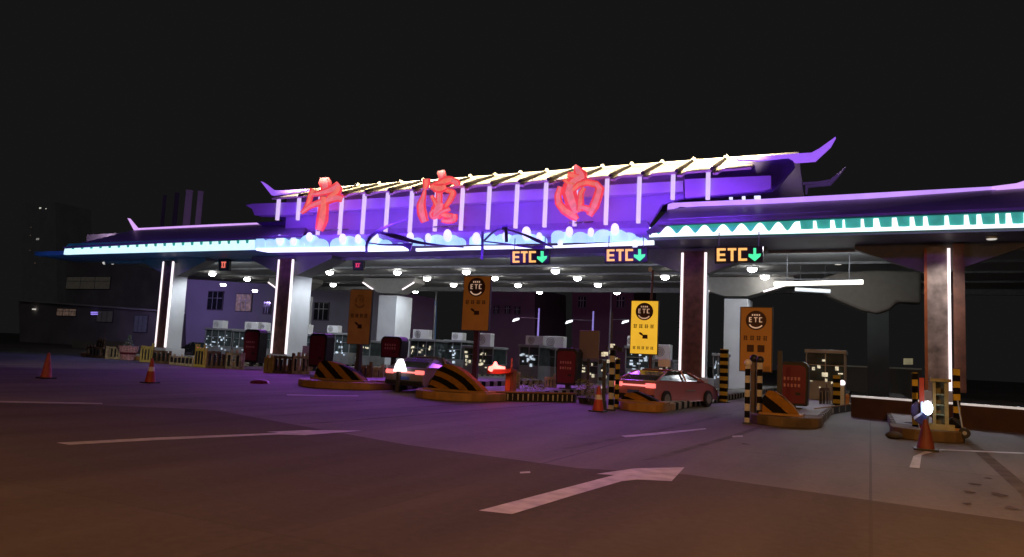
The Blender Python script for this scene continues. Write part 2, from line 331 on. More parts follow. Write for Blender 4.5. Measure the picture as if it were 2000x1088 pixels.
# ceiling slab and soffit overhang
MB().poly([(-64, 44.2, Z0), (16, 44.2, Z0), (16, 66, Z0), (-39, 66, Z0), (-64, 58, Z0)], (0, 0, .5)).go('ceiling', M_ceil, can)
for xa, xb, mm in ((-67, -40.6, mat('blue_cast_soffit', (.10, .22, .40), .5, .15, .5)), (-40.55, -11.2, mat('violet_cast_soffit', (.30, .18, .60), .5, .15, .5)), (-11.15, 20, M_soff)):  # blue and violet light cast put into the soffit colours
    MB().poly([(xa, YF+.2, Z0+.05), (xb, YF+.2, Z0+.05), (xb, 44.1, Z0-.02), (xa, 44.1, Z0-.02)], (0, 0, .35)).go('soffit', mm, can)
b = MB()
for y in (49.5, 54.5, 60): b.box(-63, 15.8, y, y+.3, Z0-.14, Z0-.003)
b.box(-62, 15.8, 65.4, 65.9, Z0-.45, Z0-.004)
b.go('ceiling_beam', mat('ceiling_beam_paint', (.16, .16, .16), .6), can)
b = MB(); b.box(-63, 16, 44.12, 44.18, Z0-.22, Z0-.03); b.go('front_trim', M_grey, can)
# thin pale edge where the ceiling starts, drawn with emission
b = MB()
for a, c in ((-36.5, -28.5), (-25.5, -17), (-15, -8)): b.box(a, c, 44.2, 44.24, Z0-.10, Z0-.06)
b.go('cornice_edge', mat('dim_strip', (.5, .5, .5), .5, .1, 2, emit=(.22, .22, .22), es=1), can)
# fascia back box so the band has a body
b = MB(); b.poly([W(500, 487, YF+.3), W(1272, 470, YF+.3), W(1272, 445, YF+.3), W(500, 462, YF+.3)], (0, 2.0, 0)); b.go('fascia_box', M_wallp, can)
# left light band
bl = MB(); bl.poly(pxp([(124, 497), (127, 483), (133, 481), (300, 476), (497, 468), (497, 487), (300, 492)], YF), (0, .25, 0)); bl.go('light_band', M_cyan, can)
b = MB(); b.poly(pxp([(128, 482), (134, 476), (300, 470), (498, 462), (498, 468), (300, 475.5), (133, 480.5)], YF-.12), (0, .5, 0)); b.go('eave_trim', M_teald, can)
b = MB()
for k in range(20):
    x = 142+k*17.9; yt = 480.5-(x-133)*.0345; b.poly(pxp([(x-2.5, yt), (x+3, yt-.1), (x+2.2, yt+6.5), (x-1.6, yt+6.8)], YF-.06), (0, .04, 0))
b.go('pendant_ornament', M_teal, can)
# right light band: teal field, scalloped white front
b = MB(); b.poly(pxp([(1268, 462), (1280, 442), (1560, 431), (1760, 423), (2150, 408), (2150, 437), (1760, 450), (1560, 456)], YF+.02), (0, .25, 0)); b.go('light_band', M_teal, can)
sc = []; x = 1268.0; top = []
per = 36.0; base = lambda X: 462.5-(X-1268)*.0262
topy = lambda X: 441.5-(X-1280)*.039
while x < 1555:
    for k in range(10):
        t = k/10; X = x+per*t
        yb, yt = base(X)-4.5, topy(X)+1.5
        s_ = abs(math.cos(math.pi*t))**1.6
        top.append((X, yb+(yt-yb)*s_))
    x += per
top.append((1556, topy(1556)+2))
bm_ = MB(); bm_.poly(pxp([(1268, 463)]+top+[(1556, base(1556)+.5)], YF-.06), (0, .06, 0))
pts = [(1557, base(1557)+.5)]; x = 1557.0; random.seed(3)
while x < 2130:
    a = random.uniform(5, 14); g_ = random.uniform(12, 34)
    pts += [(x, topy(x)+2), (x+a*.7, topy(x+a)+2), (x+a, base(x+a)-7), (x+a+g_*.5, base(x+a+g_*.5)-6.5), (x+a+g_, base(x+a+g_)-7)]; x += a+g_
pts += [(x, base(x)+.5)]
bm_.poly(pxp(pts, YF-.06), (0, .06, 0)); bm_.go('scalloped_light_band', M_ledw, can)
b = MB(); b.poly(pxp([(1262, 452), (1282, 436), (1600, 421), (2150, 398), (2150, 407.5), (1600, 428), (1282, 441), (1270, 460)], YF-.12), (0, .4, 0)); b.go('eave_trim', M_teald, can)
# central band: white strip, clouds
b = MB()
for seg in ([(500, 485), (710, 481), (710, 490), (520, 492.5), (500, 489)], [(718, 480.5), (794, 480), (795, 489.5), (717, 491)], [(812, 485), (860, 484), (937, 480.5), (937, 487), (880, 488), (812, 490.5)],
            [(945, 480), (1080, 480), (1276, 469.5), (1276, 477.5), (1080, 483.5), (1040, 484.5), (945, 486.5)]): b.poly(pxp(seg, YF-.08), (0, .2, 0))
b.go('strip_light', M_ledw, can)
random.seed(11)
cl = MB(); cw = MB(); yy = lambda X: 489-(X-500)*.0195
lumps = [(507, 466, 9), (528, 469, 14), (549, 466, 17), (575, 468, 19), (605, 460, 19), (625, 468, 15), (662, 466, 16), (682, 463, 17), (700, 466, 12), (735, 466, 15), (752, 470, 13), (782, 476, 10),
         (815, 466, 11), (842, 466, 9), (853, 460, 16), (880, 460, 19), (897, 466, 11), (928, 462, 10), (955, 456, 12), (985, 458, 22), (1010, 460, 14), (1038, 459, 15), (1055, 462, 12), (1090, 452, 12), (1104, 455, 12),
         (1133, 455, 15), (1150, 458, 9), (1178, 450, 17), (1205, 450, 22), (1228, 456, 14), (1242, 464, 8), (1255, 466, 8)]
def bump(mb, x, yt, r, Y, lowcut=0):
    yb = yy(x)-3; pts = [(x+r, yb), (x+r, (yt+r*.8))]
    for k in range(1, 8):
        t = math.pi*k/8; pts.append((x+r*math.cos(t), yt+r*.8-r*.8*math.sin(t)))
    pts += [(x-r, yt+r*.8), (x-r, yb)]
    pts = [(a, min(c, yb)) for a, c in pts]
    mb.poly(pxp(pts, Y), (0, .05, 0))
for i, (x, yt, r) in enumerate(lumps):
    cl = MB(); bump(cl, x, yt-2, r+1.5, YF+.0+(i % 5)*.03); cl.go('cloud_ornament', M_cloud, can)
for i, (x, yt, r) in enumerate(((546, 461, 7), (573, 464, 6), (604, 456, 6), (669, 459, 7), (699, 460, 6), (732, 457, 8), (801, 456, 7), (836, 458, 6), (874, 451, 8), (930, 457, 8), (987, 455, 6), (1028, 446, 9), (1053, 456, 6), (1112, 445, 7), (1154, 447, 6), (1201, 439, 8), (1094, 470, 5), (1240, 470, 6))):
    pts = [(x+r*math.cos(t), yt+r*1.5*math.sin(t)+r*1.1) for t in [k*math.pi/7 for k in range(14)]]
    MB().poly(pxp(pts, YF-.05-(i % 2)*.03), (0, .03, 0)).go('cloud_highlight', M_cloud2, can)

# dark metal waves in front of the clouds
M_sw = mat('dark_violet_ribbon', (.20, .14, .42), .5)
b = MB()
b.brush([(796, 428), (760, 440), (728, 458), (716, 476), (715, 494)], [1, 4, 6, 4, 3], YF-.5, .1)
b.brush([(734, 452), (775, 462), (815, 473), (860, 479), (905, 483)], [3, 10, 6, 3, 1.5], YF-.62, .1)
b.brush([(716, 474), (750, 478), (785, 478), (803, 482)], [2, 3, 5, 16], YF-.36, .1)
b.brush([(943, 472), (958, 457), (975, 446), (992, 441)], [2, 3, 4, 7], YF-.5, .1)
b.brush([(985, 447), (1020, 457), (1050, 470), (1080, 483)], [2, 4, 7, 2], YF-.62, .1)
b.brush([(943, 471), (985, 476), (1030, 482), (1062, 483)], [2, 3, 4, 8], YF-.36, .1)
b.poly(pxp([(979, 440), (991, 439), (992, 473), (986, 473), (985, 449), (980, 449)], YF-.74), (0, .05, 0))
b.poly(pxp([(940, 452), (944, 452), (943, 507), (939, 507)], YF-.3), (0, .1, 0))
b.go('wave_ribbon', M_sw, can)
# sign wall, lintel and upper box
b = MB(); b.poly(pxp([(556, 470), (560, 400), (560, 386), (1330, 330), (1500, 318), (1480, 376), (1330, 388), (1292, 400), (1262, 452)], YF+2.0), (0, .3, 0)); b.go('sign_wall', M_wallp, can)
b = MB(); b.poly(pxp([(556, 472), (600, 452), (1262, 430), (1275, 452), (1275, 474)], YF+1.7), (0, .25, 0)); b.go('wall_plinth', mat('violet_plinth', (.3, .2, .5), .6, .1), can)
b = MB(); b.poly(pxp([(598, 395), (1334, 353), (1334, 374), (598, 414)], YF+1.35), (0, .6, 0)); b.go('lintel', mat('lilac_lintel', (.62, .46, .80), .6, .08, .6), can)
b = MB(); b.poly(pxp([(480, 401), (492, 398), (598, 394), (598, 417), (545, 420), (497, 420), (492, 408)], YF+1.1), (0, .8, 0)); b.go('lintel_end', MATS['lilac_lintel'], can)
b = MB(); b.poly(pxp([(1337, 350), (1505, 343), (1506, 368), (1490, 372), (1338, 386)], YF+1.1), (0, .3, 0)); b.go('lintel_end', MATS['lilac_lintel'], can)
b = MB(); b.poly(pxp([(1395, 326), (1548, 308), (1552, 326), (1530, 352), (1508, 374), (1440, 382), (1335, 388), (1338, 332)], YF+1.95), (0, .3, 0)); b.go('gable_end', mat('dark_gable', (.09, .05, .20), .6, .15), can)
b = MB(); b.poly(pxp([(478, 400), (545, 396), (555, 432), (500, 434), (560, 470), (556, 402)], YF+3.2), (0, .2, 0)); b.go('gable_end', MATS['dark_gable'], can)
# small lit rooflights in front of the right gable
b = MB()
for x, y, r in ((1427, 386, 3), (1479, 385, 6), (1452, 386, 3)): b.poly(pxp([(x-r, y-2.5), (x+r, y-3), (x+r, y+3), (x-r, y+3)], YF+3.4), (0, .2, 0))
b.go('roof_lamp', M_cloud2, can)
# LED posts between clouds and eave
PX = [-39.6+i*1.967 for i in range(17)]
def pj(P):
    d = Vector(P)-CP; z = d.dot(FW); return 1000+FPX*d.dot(RT)/z, 544-FPX*d.dot(UP)/z
def z_at(X, Y, ypx):
    lo, hi = 0, 30
    for _ in range(40):
        mid = (lo+hi)/2
        if pj((X, Y, mid))[1] > ypx: lo = mid
        else: hi = mid
    return lo
eave_z = lambda X: 13.0
for i, X in enumerate(PX):
    px = pj((X, YF+1, 12))[0]
    yb = 430 if i < 2 else (390 if i >= 15 else 459-(px-668)*.038)
    if 14 <= i < 15: yb = 436
    zb = z_at(X, YF+1, yb); zt = z_at(X, YF+1, 387-(px-545)*.0665)
    wd = .105
    MB().box(X-wd, X+wd, YF+.9, YF+1.1, zb, zt).go('light_post', M_post, can)
# main roof: eave in front, ridge 4 m behind, dark seams with knobs
YE, YRG = YF+.8, YF+4.8
el = lambda px: 389-(px-545)*.067
E0, E1 = W(530, 387, YE), W(1462, 323, YE)
R0, R1 = W(548, 375.5, YRG), W(1560, 300, YRG)
E1 = W(1455, 327, YE)
ez = lambda X: E0.z+(E1.z-E0.z)*(X-E0.x)/(E1.x-E0.x)
rz_ = lambda X: R0.z+(R1.z-R0.z)*(X-R0.x)/(R1.x-R0.x)
b = MB()
XS = [E0.x]+[X+.25 for X in PX[1:]]+[E1.x+.35]
for i in range(len(XS)-1):
    a, c = XS[i]+.04, XS[i+1]-.04
    n = 6; up_ = []
    e = [(a, YE, ez(a))]; drop = .22
    e += [(a+.02, YE-.15, ez(a)-drop), (a+.30, YE-.15, ez(a)-drop), (a+.45, YE, ez(a)-.02)] if i > 2 else []
    e += [(c, YE, ez(c))]
    top = [(c, YRG, rz_(c)), (a, YRG, rz_(a))]
    b.poly([Vector(p) for p in e+top], (0, .05, -.12))
b.go('roof_sheet', M_cream, can)
b = MB(); k = MB()
for X in XS[1:-1]:
    b.tube((X, YE-.1, ez(X)+.03), (X, YRG, rz_(X)+.04), .11, .09, 6)
    MB().ball((X+.05, YRG, rz_(X)+.13), .16, 1, 8).go('ridge_knob', M_cream, can)
b.go('roof_seam', mat('dark_roof_seam', (.05, .035, .03), .6), can)
b = MB(); b.poly([(R0.x, YRG+.02, rz_(R0.x)-.1), (R1.x, YRG+.02, rz_(R1.x)-.1), (R1.x, YRG+.02, rz_(R1.x)+.12), (R0.x, YRG+.02, rz_(R0.x)+.12)], (0, .3, 0)); b.go('ridge', M_cream, can)
# back slope keeps the roof solid
b = MB(); b.poly([(R0.x, YRG+.35, rz_(R0.x)-.05), (R1.x, YRG+.35, rz_(R1.x)-.05), (R1.x, YRG+5, 12.2), (R0.x, YRG+5, 12.2)], (0, 0, -.15)); b.go('roof_sheet', M_roofp, can)
# ridge ends and horns
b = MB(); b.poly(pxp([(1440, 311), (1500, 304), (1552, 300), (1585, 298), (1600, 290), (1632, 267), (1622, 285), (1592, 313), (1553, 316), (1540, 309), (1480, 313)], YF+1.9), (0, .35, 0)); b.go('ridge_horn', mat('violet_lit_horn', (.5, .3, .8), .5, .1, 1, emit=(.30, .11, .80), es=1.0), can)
b = MB(); b.poly(pxp([(509, 354), (517, 359), (532, 371), (545, 372), (600, 369), (600, 372), (546, 379), (530, 381)], YF+1.9), (0, .3, 0)); b.go('ridge_horn', MATS['violet_lit_horn'], can)
b = MB(); b.poly(pxp([(1556, 357), (1600, 354), (1622, 350), (1652, 325), (1640, 341), (1622, 361), (1578, 365), (1576, 378), (1573, 378), (1573, 362), (1618, 357), (1600, 357), (1558, 360)], YRG+7), (0, .3, 0)); b.go('ridge_horn', mat('dim_violet_metal', (.3, .25, .4), .5, .1, 1, emit=(.03, .015, .06), es=1), can)
# left wing roof
def wing(eav, rid, name='wing_roof'):
    mb = MB(); A = [W(x, y, YF-.35) for x, y in eav]; B = [W(x, y, YF+4) for x, y in rid]
    mb.poly(A+B[::-1], (0, .05, -.12)); return mb.go(name, M_roofp, can)
wing([(124, 483), (300, 473), (502, 463), (590, 460)], [(262, 449), (420, 441), (602, 433)])
wing([(1266, 453), (1282, 436), (1600, 421), (2180, 397)], [(1306, 408), (1400, 400), (1700, 387), (2180, 352)])
b = MB(); b.poly(pxp([(262, 446), (420, 438), (602, 431), (602, 435), (420, 444), (268, 452)], YF+3.9), (0, .3, 0)); b.go('ridge', M_ridge2, can)
b = MB(); b.poly(pxp([(249, 426), (265, 445), (272, 446), (268, 452.5), (261, 449)], YF+3.85), (0, .3, 0)); b.go('ridge_horn', M_ridge2, can)
b = MB(); b.poly(pxp([(1305, 393), (1318, 396), (1500, 388), (1700, 377), (1960, 363), (2160, 349), (2160, 364), (1960, 376), (1700, 388), (1500, 397), (1340, 403), (1326, 402), (1303, 413)], YF+3.85), (0, .3, 0)); b.go('ridge', M_ridge, can)
b = MB(); b.poly(pxp([(1938, 364), (1985, 358), (2010, 350), (2080, 340), (2060, 362), (1990, 382), (1960, 379)], YF+3.6), (0, .2, 0)); b.go('ridge_horn', M_ridge2, can)
b = MB(); b.poly(pxp([(1305, 428), (2150, 388), (2150, 391), (1305, 431)], YF+.6), (0, .2, .0)); b.go('roof_rail', M_horn, can)
# roof underside closing plates for the wings
for x0, x1 in ((-66, -43), (-10.5, 18)):
    MB().box(x0, x1, YF+4.2, YF+4.5, Z0+.6, 11.0).go('wing_wall', M_roofp, can)
# front columns
def front_column(xl, xp, xr, ytop, ybot, side, left=True, clad=None):
    zt = z_at(W(xl, ytop, YC).x, YC, ytop); xa = W(xl, (ytop+ybot)/2, YC).x; xb = W(xr, (ytop+ybot)/2, YC).x
    d = side
    col = MB().box(xa+.12, xb-.12, YC+.1, YC+d, 0, Z0-.45).go('column', M_conc, can)
    MB().box(xa+.13, xb-.13, YC, YC+.1, .9, Z0-.25).go('cladding', clad or M_brown, col)
    for X in (xa, xb-.13):
        MB().box(X, X+.13, YC-.06, YC+.06, .95, Z0-.35).go('led_strip', M_led if left or X > xa else mat('orange_brown_trim', (.40, .11, .03), .5, .2), col)
    MB().box(xa-.1, xb+.25, YC-.15, YC+d+.1, 0, .9).go('footing', M_conc, col)
    # flared haunches
    cx = (xa+xb)/2; hw = (xb-xa)/2
    prof = [(cx-hw, 0, 6.9), (cx+hw, 0, 6.9), (cx+hw+3.2, 0, Z0-.25), (cx+hw+3.2, 0, Z0-.01), (cx-hw-3.2, 0, Z0-.01), (cx-hw-3.2, 0, Z0-.25)]
    MB().poly([Vector((p[0], YC+.45, p[2])) for p in prof], (0, d-.6, 0)).go('haunch', mat('haunch_paint', (.19, .19, .19), .7, .1), col)
    return col
front_column(310, 0, 331, 520, 680, 1.6)
front_column(536, 0, 566, 520, 690, 2.3)
front_column(1328, 0, 1378, 485, 760, 1.4)
front_column(1806, 0, 1858, 505, 800, 1.2, False, mat('grey_brown_cladding', (.34, .28, .24), .6, .6, 1.6))
a = W(1863, 650, YC+.3).x; b = MB(); b.box(a, a+.5, YC+.3, YC+.8, .9, Z0-.05); b.go('brown_side_pier', mat('side_pier_brown', (.16, .07, .045), .6, .4, 2), can)
MB().poly(pxp([(1600, 545), (1640, 532), (1710, 528), (1800, 530), (1800, 592), (1752, 590), (1738, 605), (1712, 613), (1682, 606), (1630, 584), (1604, 570)], 50), (0, 1.5, 0)).go('capital', mat('brown_grey_capital', (.11, .095, .075), .8, .08), can, bev=.15)
MB().box(W(1694, 650, 50.2).x, W(1736, 650, 50.2).x, 50.2, 51.2, 0, 5.6).go('column', mat('dark_green_grey_column', (.016, .022, .018), .7, .3, 1), can)
# rear columns with flared, light edged capitals
for X, wd, xl in ((-53.5, 1.7, 0), (-41.6, 2.0, 0), (-9.9, 1.7, 0)):
    col = MB().box(X, X+wd, YR, YR+2.6, 0, 6.7).go('column', M_conc, can)
    fl = 3.2 if X > -20 else 1.9
    prof = [(X, 6.9), (X+wd, 6.9), (X+wd+fl, Z0-.5), (X+wd+fl, Z0-.05), (X-fl, Z0-.05), (X-fl, Z0-.5)]
    MB().poly([Vector((p[0], YR-.1, p[1])) for p in prof], (0, 1.8, 0)).go('capital', mat('capital_paint', (.26, .25, .23), .7, .1), col)
    for s in ((-1, 1) if X < 0 else ()):
        a = Vector((X if s < 0 else X+wd, YR-.16, 6.88)); c = Vector((a.x+s*fl, YR-.16, Z0-.5))
        MB().tube(a+(c-a)*.35, c, .07).go('led_edge', M_led, col)
# ------------------------------------------------------------------ three calligraphic characters
def character(strokes, label, Y, u=4):
    c0 = W(strokes[0][0][0][0], strokes[0][0][0][1], Y)
    t = thing('illuminated_character', label, 'sign lettering', (c0.x, Y, 10.5), 'red neon characters on the roof')
    for i, (pts, ws) in enumerate(strokes):
        wb = [w_*1.18 for w_ in ws]
        MB().brush(pts, wb, Y-i*.035, .12, u).go('stroke', M_red, t)
        MB().brush(pts, [w_*.62 for w_ in ws], Y-i*.035-.05, .045, u).go('stroke_core', M_red2 if i % 2 else mat('pink_neon_core', (.1, .03, .03), .5, .2, 3, emit=(.82, .17, .20), es=1), t)
    b = MB()
    for dx in (-14, 0, 16):
        x = pts_c = strokes[0][0][0][0]+dx; p = W(x, 452-(x-560)*.03, Y+.1); b.tube(p, (p.x, p.y+1.9, p.z+.4), .05)
    b.go('bracket', M_grey, t)
    return t
character([([(633, 347), (634, 357), (635, 371)], [13, 21, 12]),
           ([(612, 370), (606, 382), (600, 400), (590, 414)], [11, 8, 8, 4]),
           ([(606, 380), (625, 377), (648, 370), (662, 360)], [5, 8, 14, 12]),
           ([(662, 364), (655, 376), (640, 386)], [10, 13, 6]),
           ([(588, 416), (606, 402), (630, 394), (655, 386), (667, 388)], [5, 8, 12, 13, 12]),
           ([(632, 384), (631, 405), (628, 430), (622, 450)], [12, 16, 19, 12])],
          'leftmost red neon calligraphic character, a dot and roof over a long downstroke', YF+.2)
character([([(861, 333), (862, 340), (861, 352)], [11, 13, 7]),
           ([(832, 349), (832, 358), (829, 369)], [12, 11, 5]),
           ([(829, 370), (826, 385), (822, 400), (824, 418), (829, 433)], [3, 8, 14, 16, 12]),
           ([(840, 366), (855, 360), (872, 352), (884, 350)], [8, 12, 14, 9]),
           ([(881, 352), (890, 356), (893, 362)], [12, 12, 8]),
           ([(846, 372), (862, 368), (876, 373), (884, 376), (876, 394), (862, 412)], [6, 9, 8, 10, 8, 5]),
           ([(858, 358), (857, 378), (856, 400), (852, 422)], [9, 10, 11, 7]),
           ([(842, 382), (850, 396), (864, 418), (884, 422)], [5, 7, 12, 9]),
           ([(860, 396), (855, 410), (850, 426)], [16, 24, 14]),
           ([(846, 366), (858, 368), (870, 364)], [12, 16, 10]),
           ([(846, 410), (840, 418), (846, 426), (862, 414), (878, 408)], [4, 5, 4, 6, 6]),
           ([(862, 430), (874, 432), (886, 428), (887, 418)], [7, 8, 10, 8])],
          'middle red neon calligraphic character of many crossing strokes with a water radical', YF+.2)
character([([(1123, 322), (1128, 332), (1134, 342), (1136, 350)], [4, 15, 22, 16]),
           ([(1108, 341), (1120, 343), (1132, 347)], [9, 12, 12]),
           ([(1134, 346), (1120, 356), (1110, 368), (1106, 380)], [14, 22, 22, 12]),
           ([(1100, 350), (1110, 358), (1122, 360)], [5, 9, 8]),
           ([(1094, 364), (1089, 382), (1091, 399)], [8, 11, 13]),
           ([(1090, 397), (1102, 410), (1118, 420), (1127, 428)], [12, 16, 17, 8]),
           ([(1114, 360), (1111, 376), (1117, 396), (1125, 416)], [18, 24, 22, 14]),
           ([(1118, 372), (1130, 360), (1146, 356), (1166, 360)], [7, 10, 11, 12]),
           ([(1163, 357), (1171, 368), (1167, 384), (1160, 402), (1150, 421)], [10, 15, 15, 16, 10]),
           ([(1140, 366), (1134, 378), (1133, 396), (1131, 412)], [7, 9, 12, 10]),
           ([(1132, 404), (1142, 406), (1152, 410)], [9, 11, 14])],
          'rightmost red neon calligraphic character, a broad frame under a pointed cross stroke', YF+.2, 1)

# ------------------------------------------------------------------ lane signs
def seg_letters(mb, x0, y0, x1, y1, Y, slope=-.015):
    Wd = (x1-x0); h = y1-y0
    def r(a, b_, c, d):
        q = [(x0+a*Wd, y0+c*h), (x0+b_*Wd, y0+c*h), (x0+b_*Wd, y0+d*h), (x0+a*Wd, y0+d*h)]
        mb.poly(pxp([(x, y+(x-x0)*slope) for x, y in q], Y), (0, .05, 0))
    t = .085; v = .17
    r(0, t, 0, 1); r(t, .29, 0, v); r(t, .27, .42, .42+v); r(t, .29, 1-v, 1)               # E
    r(.36, .64, 0, v); r(.46, .46+t, v, 1)                                             # T
    r(.71, .71+t, 0, 1); r(.71+t, 1, 0, v); r(.71+t, 1, 1-v, 1)                            # C
def etc(x0, x1, y0, y1, ax0, ax1, label, Y=39.6):
    c = W((x0+x1)/2, (y0+y1)/2, Y)
    t = thing('lane_sign', label, 'lane sign', (c.x, Y, c.z), 'amber ETC lane signs under the fascia')
    b = MB(); b.poly(pxp([(x0-4, y0-3), (ax1+4, y0-4), (ax1+4, y1+2), (x0-4, y1+4)], Y+.07), (0, .25, 0)); b.go('housing', M_black, t)
    b = MB(); seg_letters(b, x0, y0, x1, y1, Y); b.go('lettering', M_amb, t)
    b = MB(); m_ = (ax0+ax1)/2; y0 -= .5; h = y1-y0
    b.poly(pxp([(m_-2.6, y0), (m_+2.6, y0), (m_+2.6, y0+h*.45), (ax1, y0+h*.42), (ax1-1, y0+h*.62), (m_, y1), (ax0, y0+h*.66), (ax0, y0+h*.45), (m_-2.6, y0+h*.47)], Y), (0, .05, 0)); b.go('down_arrow', M_grn, t)
    b = MB()
    for X in (x0+4, ax1-4):
        p = W(X, y0-3, Y+.2); b.tube(p, (p.x, p.y, Z0+.3 if p.z < Z0 else p.z+.4), .03)
    b.go('hanger', M_grey, t)
etc(1001, 1046, 491, 513, 1049, 1068, 'smallest amber ETC sign with green arrow, below the dark wave ribbons')
etc(1185, 1236, 487, 510, 1238, 1260, 'amber ETC sign with green down arrow beneath the rightmost red character')
etc(1400, 1459, 485, 510, 1462, 1486, 'largest amber ETC sign with green arrow, right of the LED edged brown column')
def smallsign(x0, x1, y0, y1, label, m_):
    Y = 43.4; c = W((x0+x1)/2, y0, Y)
    t = thing('lane_signal', label, 'signal', (c.x, Y, c.z), 'small red lane signals')
    b = MB(); b.poly(pxp([(x0-6, y0-5), (x1+6, y0-5), (x1+5, y1+6), (x0-5, y1+6)], Y+.05), (0, .3, 0)); b.go('housing', M_black, t, bev=.03)
    b = MB(); w_ = x1-x0; h = y1-y0
    for a in ((0, .45, 0, .22), (.55, 1, 0, .22), (.1, .3, .22, .8), (.6, .8, .22, 1), (0, .5, .8, 1)):
        b.poly(pxp([(x0+a[0]*w_, y0+a[2]*h), (x0+a[1]*w_, y0+a[2]*h), (x0+a[1]*w_, y0+a[3]*h), (x0+a[0]*w_, y0+a[3]*h)], Y), (0, .04, 0))
    b.go('symbol', m_, t)
smallsign(432, 441, 511, 523, 'small dark box signal with orange mark between the two left columns', M_red2)
smallsign(694, 703, 514, 522, 'small red signal box under the violet fascia below the left character', mat('crimson_led', (.6, .05, .1), .5, .3, 6, emit=(.65, .04, .12), es=1))
b = MB(); p = W(205, 512, 43.5)
for x in (204, 220):
    p = W(x, 512, 44.5); b.tube(p, (p.x, p.y, Z0+.1), .03).ball(p+Vector((0, 0, -.06)), .16)
tag(b.go('spot_lamp', M_lampdim), 'pair of small dim spot lamps hanging from the left end of the canopy', 'lamp')

# ceiling lights
CL = [(415, 534), (483, 544), (436, 555), (498, 567), (644, 531), (651, 555), (702, 566), (776, 531), (762, 555), (834, 543), (811, 568), (911, 530), (886, 555), (966, 542), (1012, 556), (1054, 569), (1085, 528), (1128, 542), (1168, 555), (1205, 570), (1299, 540), (1469, 524), (1494, 539)]
LB = ['the leftmost bay', 'the bay after the second column', 'the middle bay', 'the bay before the brown column', 'the bay after the brown column']
proto = None; cnt = {}
orde = sorted(range(len(CL)), key=lambda i: CL[i][0])
for q, i in enumerate(orde):
    x, y = CL[i]; p = G(x, y, Z0-.12)
    bay = 0 if x < 530 else 1 if x < 740 else 2 if x < 1000 else 3 if x < 1320 else 4
    cnt[bay] = cnt.get(bay, 0)+1
    ordn = ['first', 'second', 'third', 'fourth', 'fifth', 'sixth', 'seventh', 'eighth', 'ninth'][cnt[bay]-1]
    lab = 'round ceiling light, %s from left in %s' % (ordn, LB[bay])
    if proto is None:
        proto = thing('ceiling_light', lab, 'ceiling light', p, 'round lights under the canopy')
        MB().lathe(p, [(.33, .0), (.36, .03), (.36, .12)], 16).go('housing', M_white, proto)
        MB().lathe(p+Vector((0, 0, -.06)), [(.10, -.20), (.24, -.14), (.30, -.04), (.30, .055)], 16).go('diffuser', M_lamp, proto)
    else: copytree(proto, p, lab)
dim = None
for x, y, lab in ((1637, 516, 'dim ceiling light above the long white tube light'), (1937, 467, 'dim oval ceiling light at the far right under the scalloped eave')):
    p = G(x, y, Z0-.12) if y > 500 else G(x, y, Z0-.1)
    t = thing('ceiling_light', lab, 'ceiling light', p, 'round lights under the canopy')
    MB().lathe(p, [(.2, .0), (.25, .03), (.25, .12)], 16).go('housing', M_white, t)
    MB().lathe(p+Vector((0, 0, -.03)), [(.18, 0), (.22, .02), (.22, .028)], 16).go('diffuser', M_lampdim, t)
# long tube light
def tube_light(a, c, Y, r, m_, label):
    A, B = W(*a, Y), W(*c, Y); t = thing('tube_light', label, 'tube light', (A+B)/2)
    MB().tube(A, B, r, n=10).go('tube', m_, t, smooth=False)
    b = MB(); d = (B-A)
    for k in (.15, .85):
        p = A+d*k; b.tube(p, (p.x, p.y, Z0-.02), .025)
    b.box(min(A.x, B.x), max(A.x, B.x), Y-.08, Y+.08, max(A.z, B.z)+r+.01, max(A.z, B.z)+r+.06); b.go('hanger', M_dgrey, t)
tube_light((1512, 555), (1686, 551), 46, .13, mat('tube_glow', (.9, .9, .8), .5, .05, 2, emit=(1, .97, .86), es=2.2), 'long white tube light hanging at the right of the canopy')
tube_light((1553, 565), (1622, 569), 50, .12, mat('tube_glow_dim', (.9, .9, .8), .5, .1, 2, emit=(.55, .62, .70), es=1.0), 'shorter bluish tube light just below the long white tube')
# ------------------------------------------------------------------ islands
def prism_x(prof, Y0, d):                            # profile in x,z
    return [Vector((x, Y0, z)) for x, z in prof]
def island(x0, x1, y0, y1, label, nm=None):
    t = thing('traffic_island', label, 'traffic island', ((x0+x1)/2, y0, 0), 'toll lane islands')
    b = MB(); n = 8; r = (x1-x0)/2; cx = (x0+x1)/2
    pts = [(x1, y1), (x0, y1)]+[(cx-r*math.cos(math.pi*k/n), y0+r-r*math.sin(math.pi*k/n), 0) [:2] for k in range(n+1)]
    b.poly([Vector((p[0], p[1], 0)) for p in pts], (0, 0, .26)); b.go('kerb', M_kerb, t, org=(cx, y0, 0), bev=.03)
    b = MB(); pts = [(cx-r*.995-.02*0, y0+r*1.02), ]
    nose = [(cx-(r+.05)*math.cos(math.pi*k/n), y0+r-(r+.05)*math.sin(math.pi*k/n)) for k in range(n+1)]
    b.poly([Vector((p[0], p[1], 0)) for p in nose+[(x1+.05, y0+r+1.2), (x0-.05, y0+r+1.2)]], (0, 0, .28)); b.go('nose_kerb', nm or M_kerbc, t, bev=.03)
    b = MB(); b.box(x0+.12, x1-.12, y0+r+1.3, y1-.1, .262, .275); b.go('paving', mat('island_paving', (.26, .25, .23), .7, .2, 2), t)
    return t
pA = G(553, 752); pB = G(786, 775); pC = G(1206, 800); pD = G(1462, 828); pE = G(1745, 856)
def width_to(px, py, Y): return W(px, py, Y).x
ISL = []
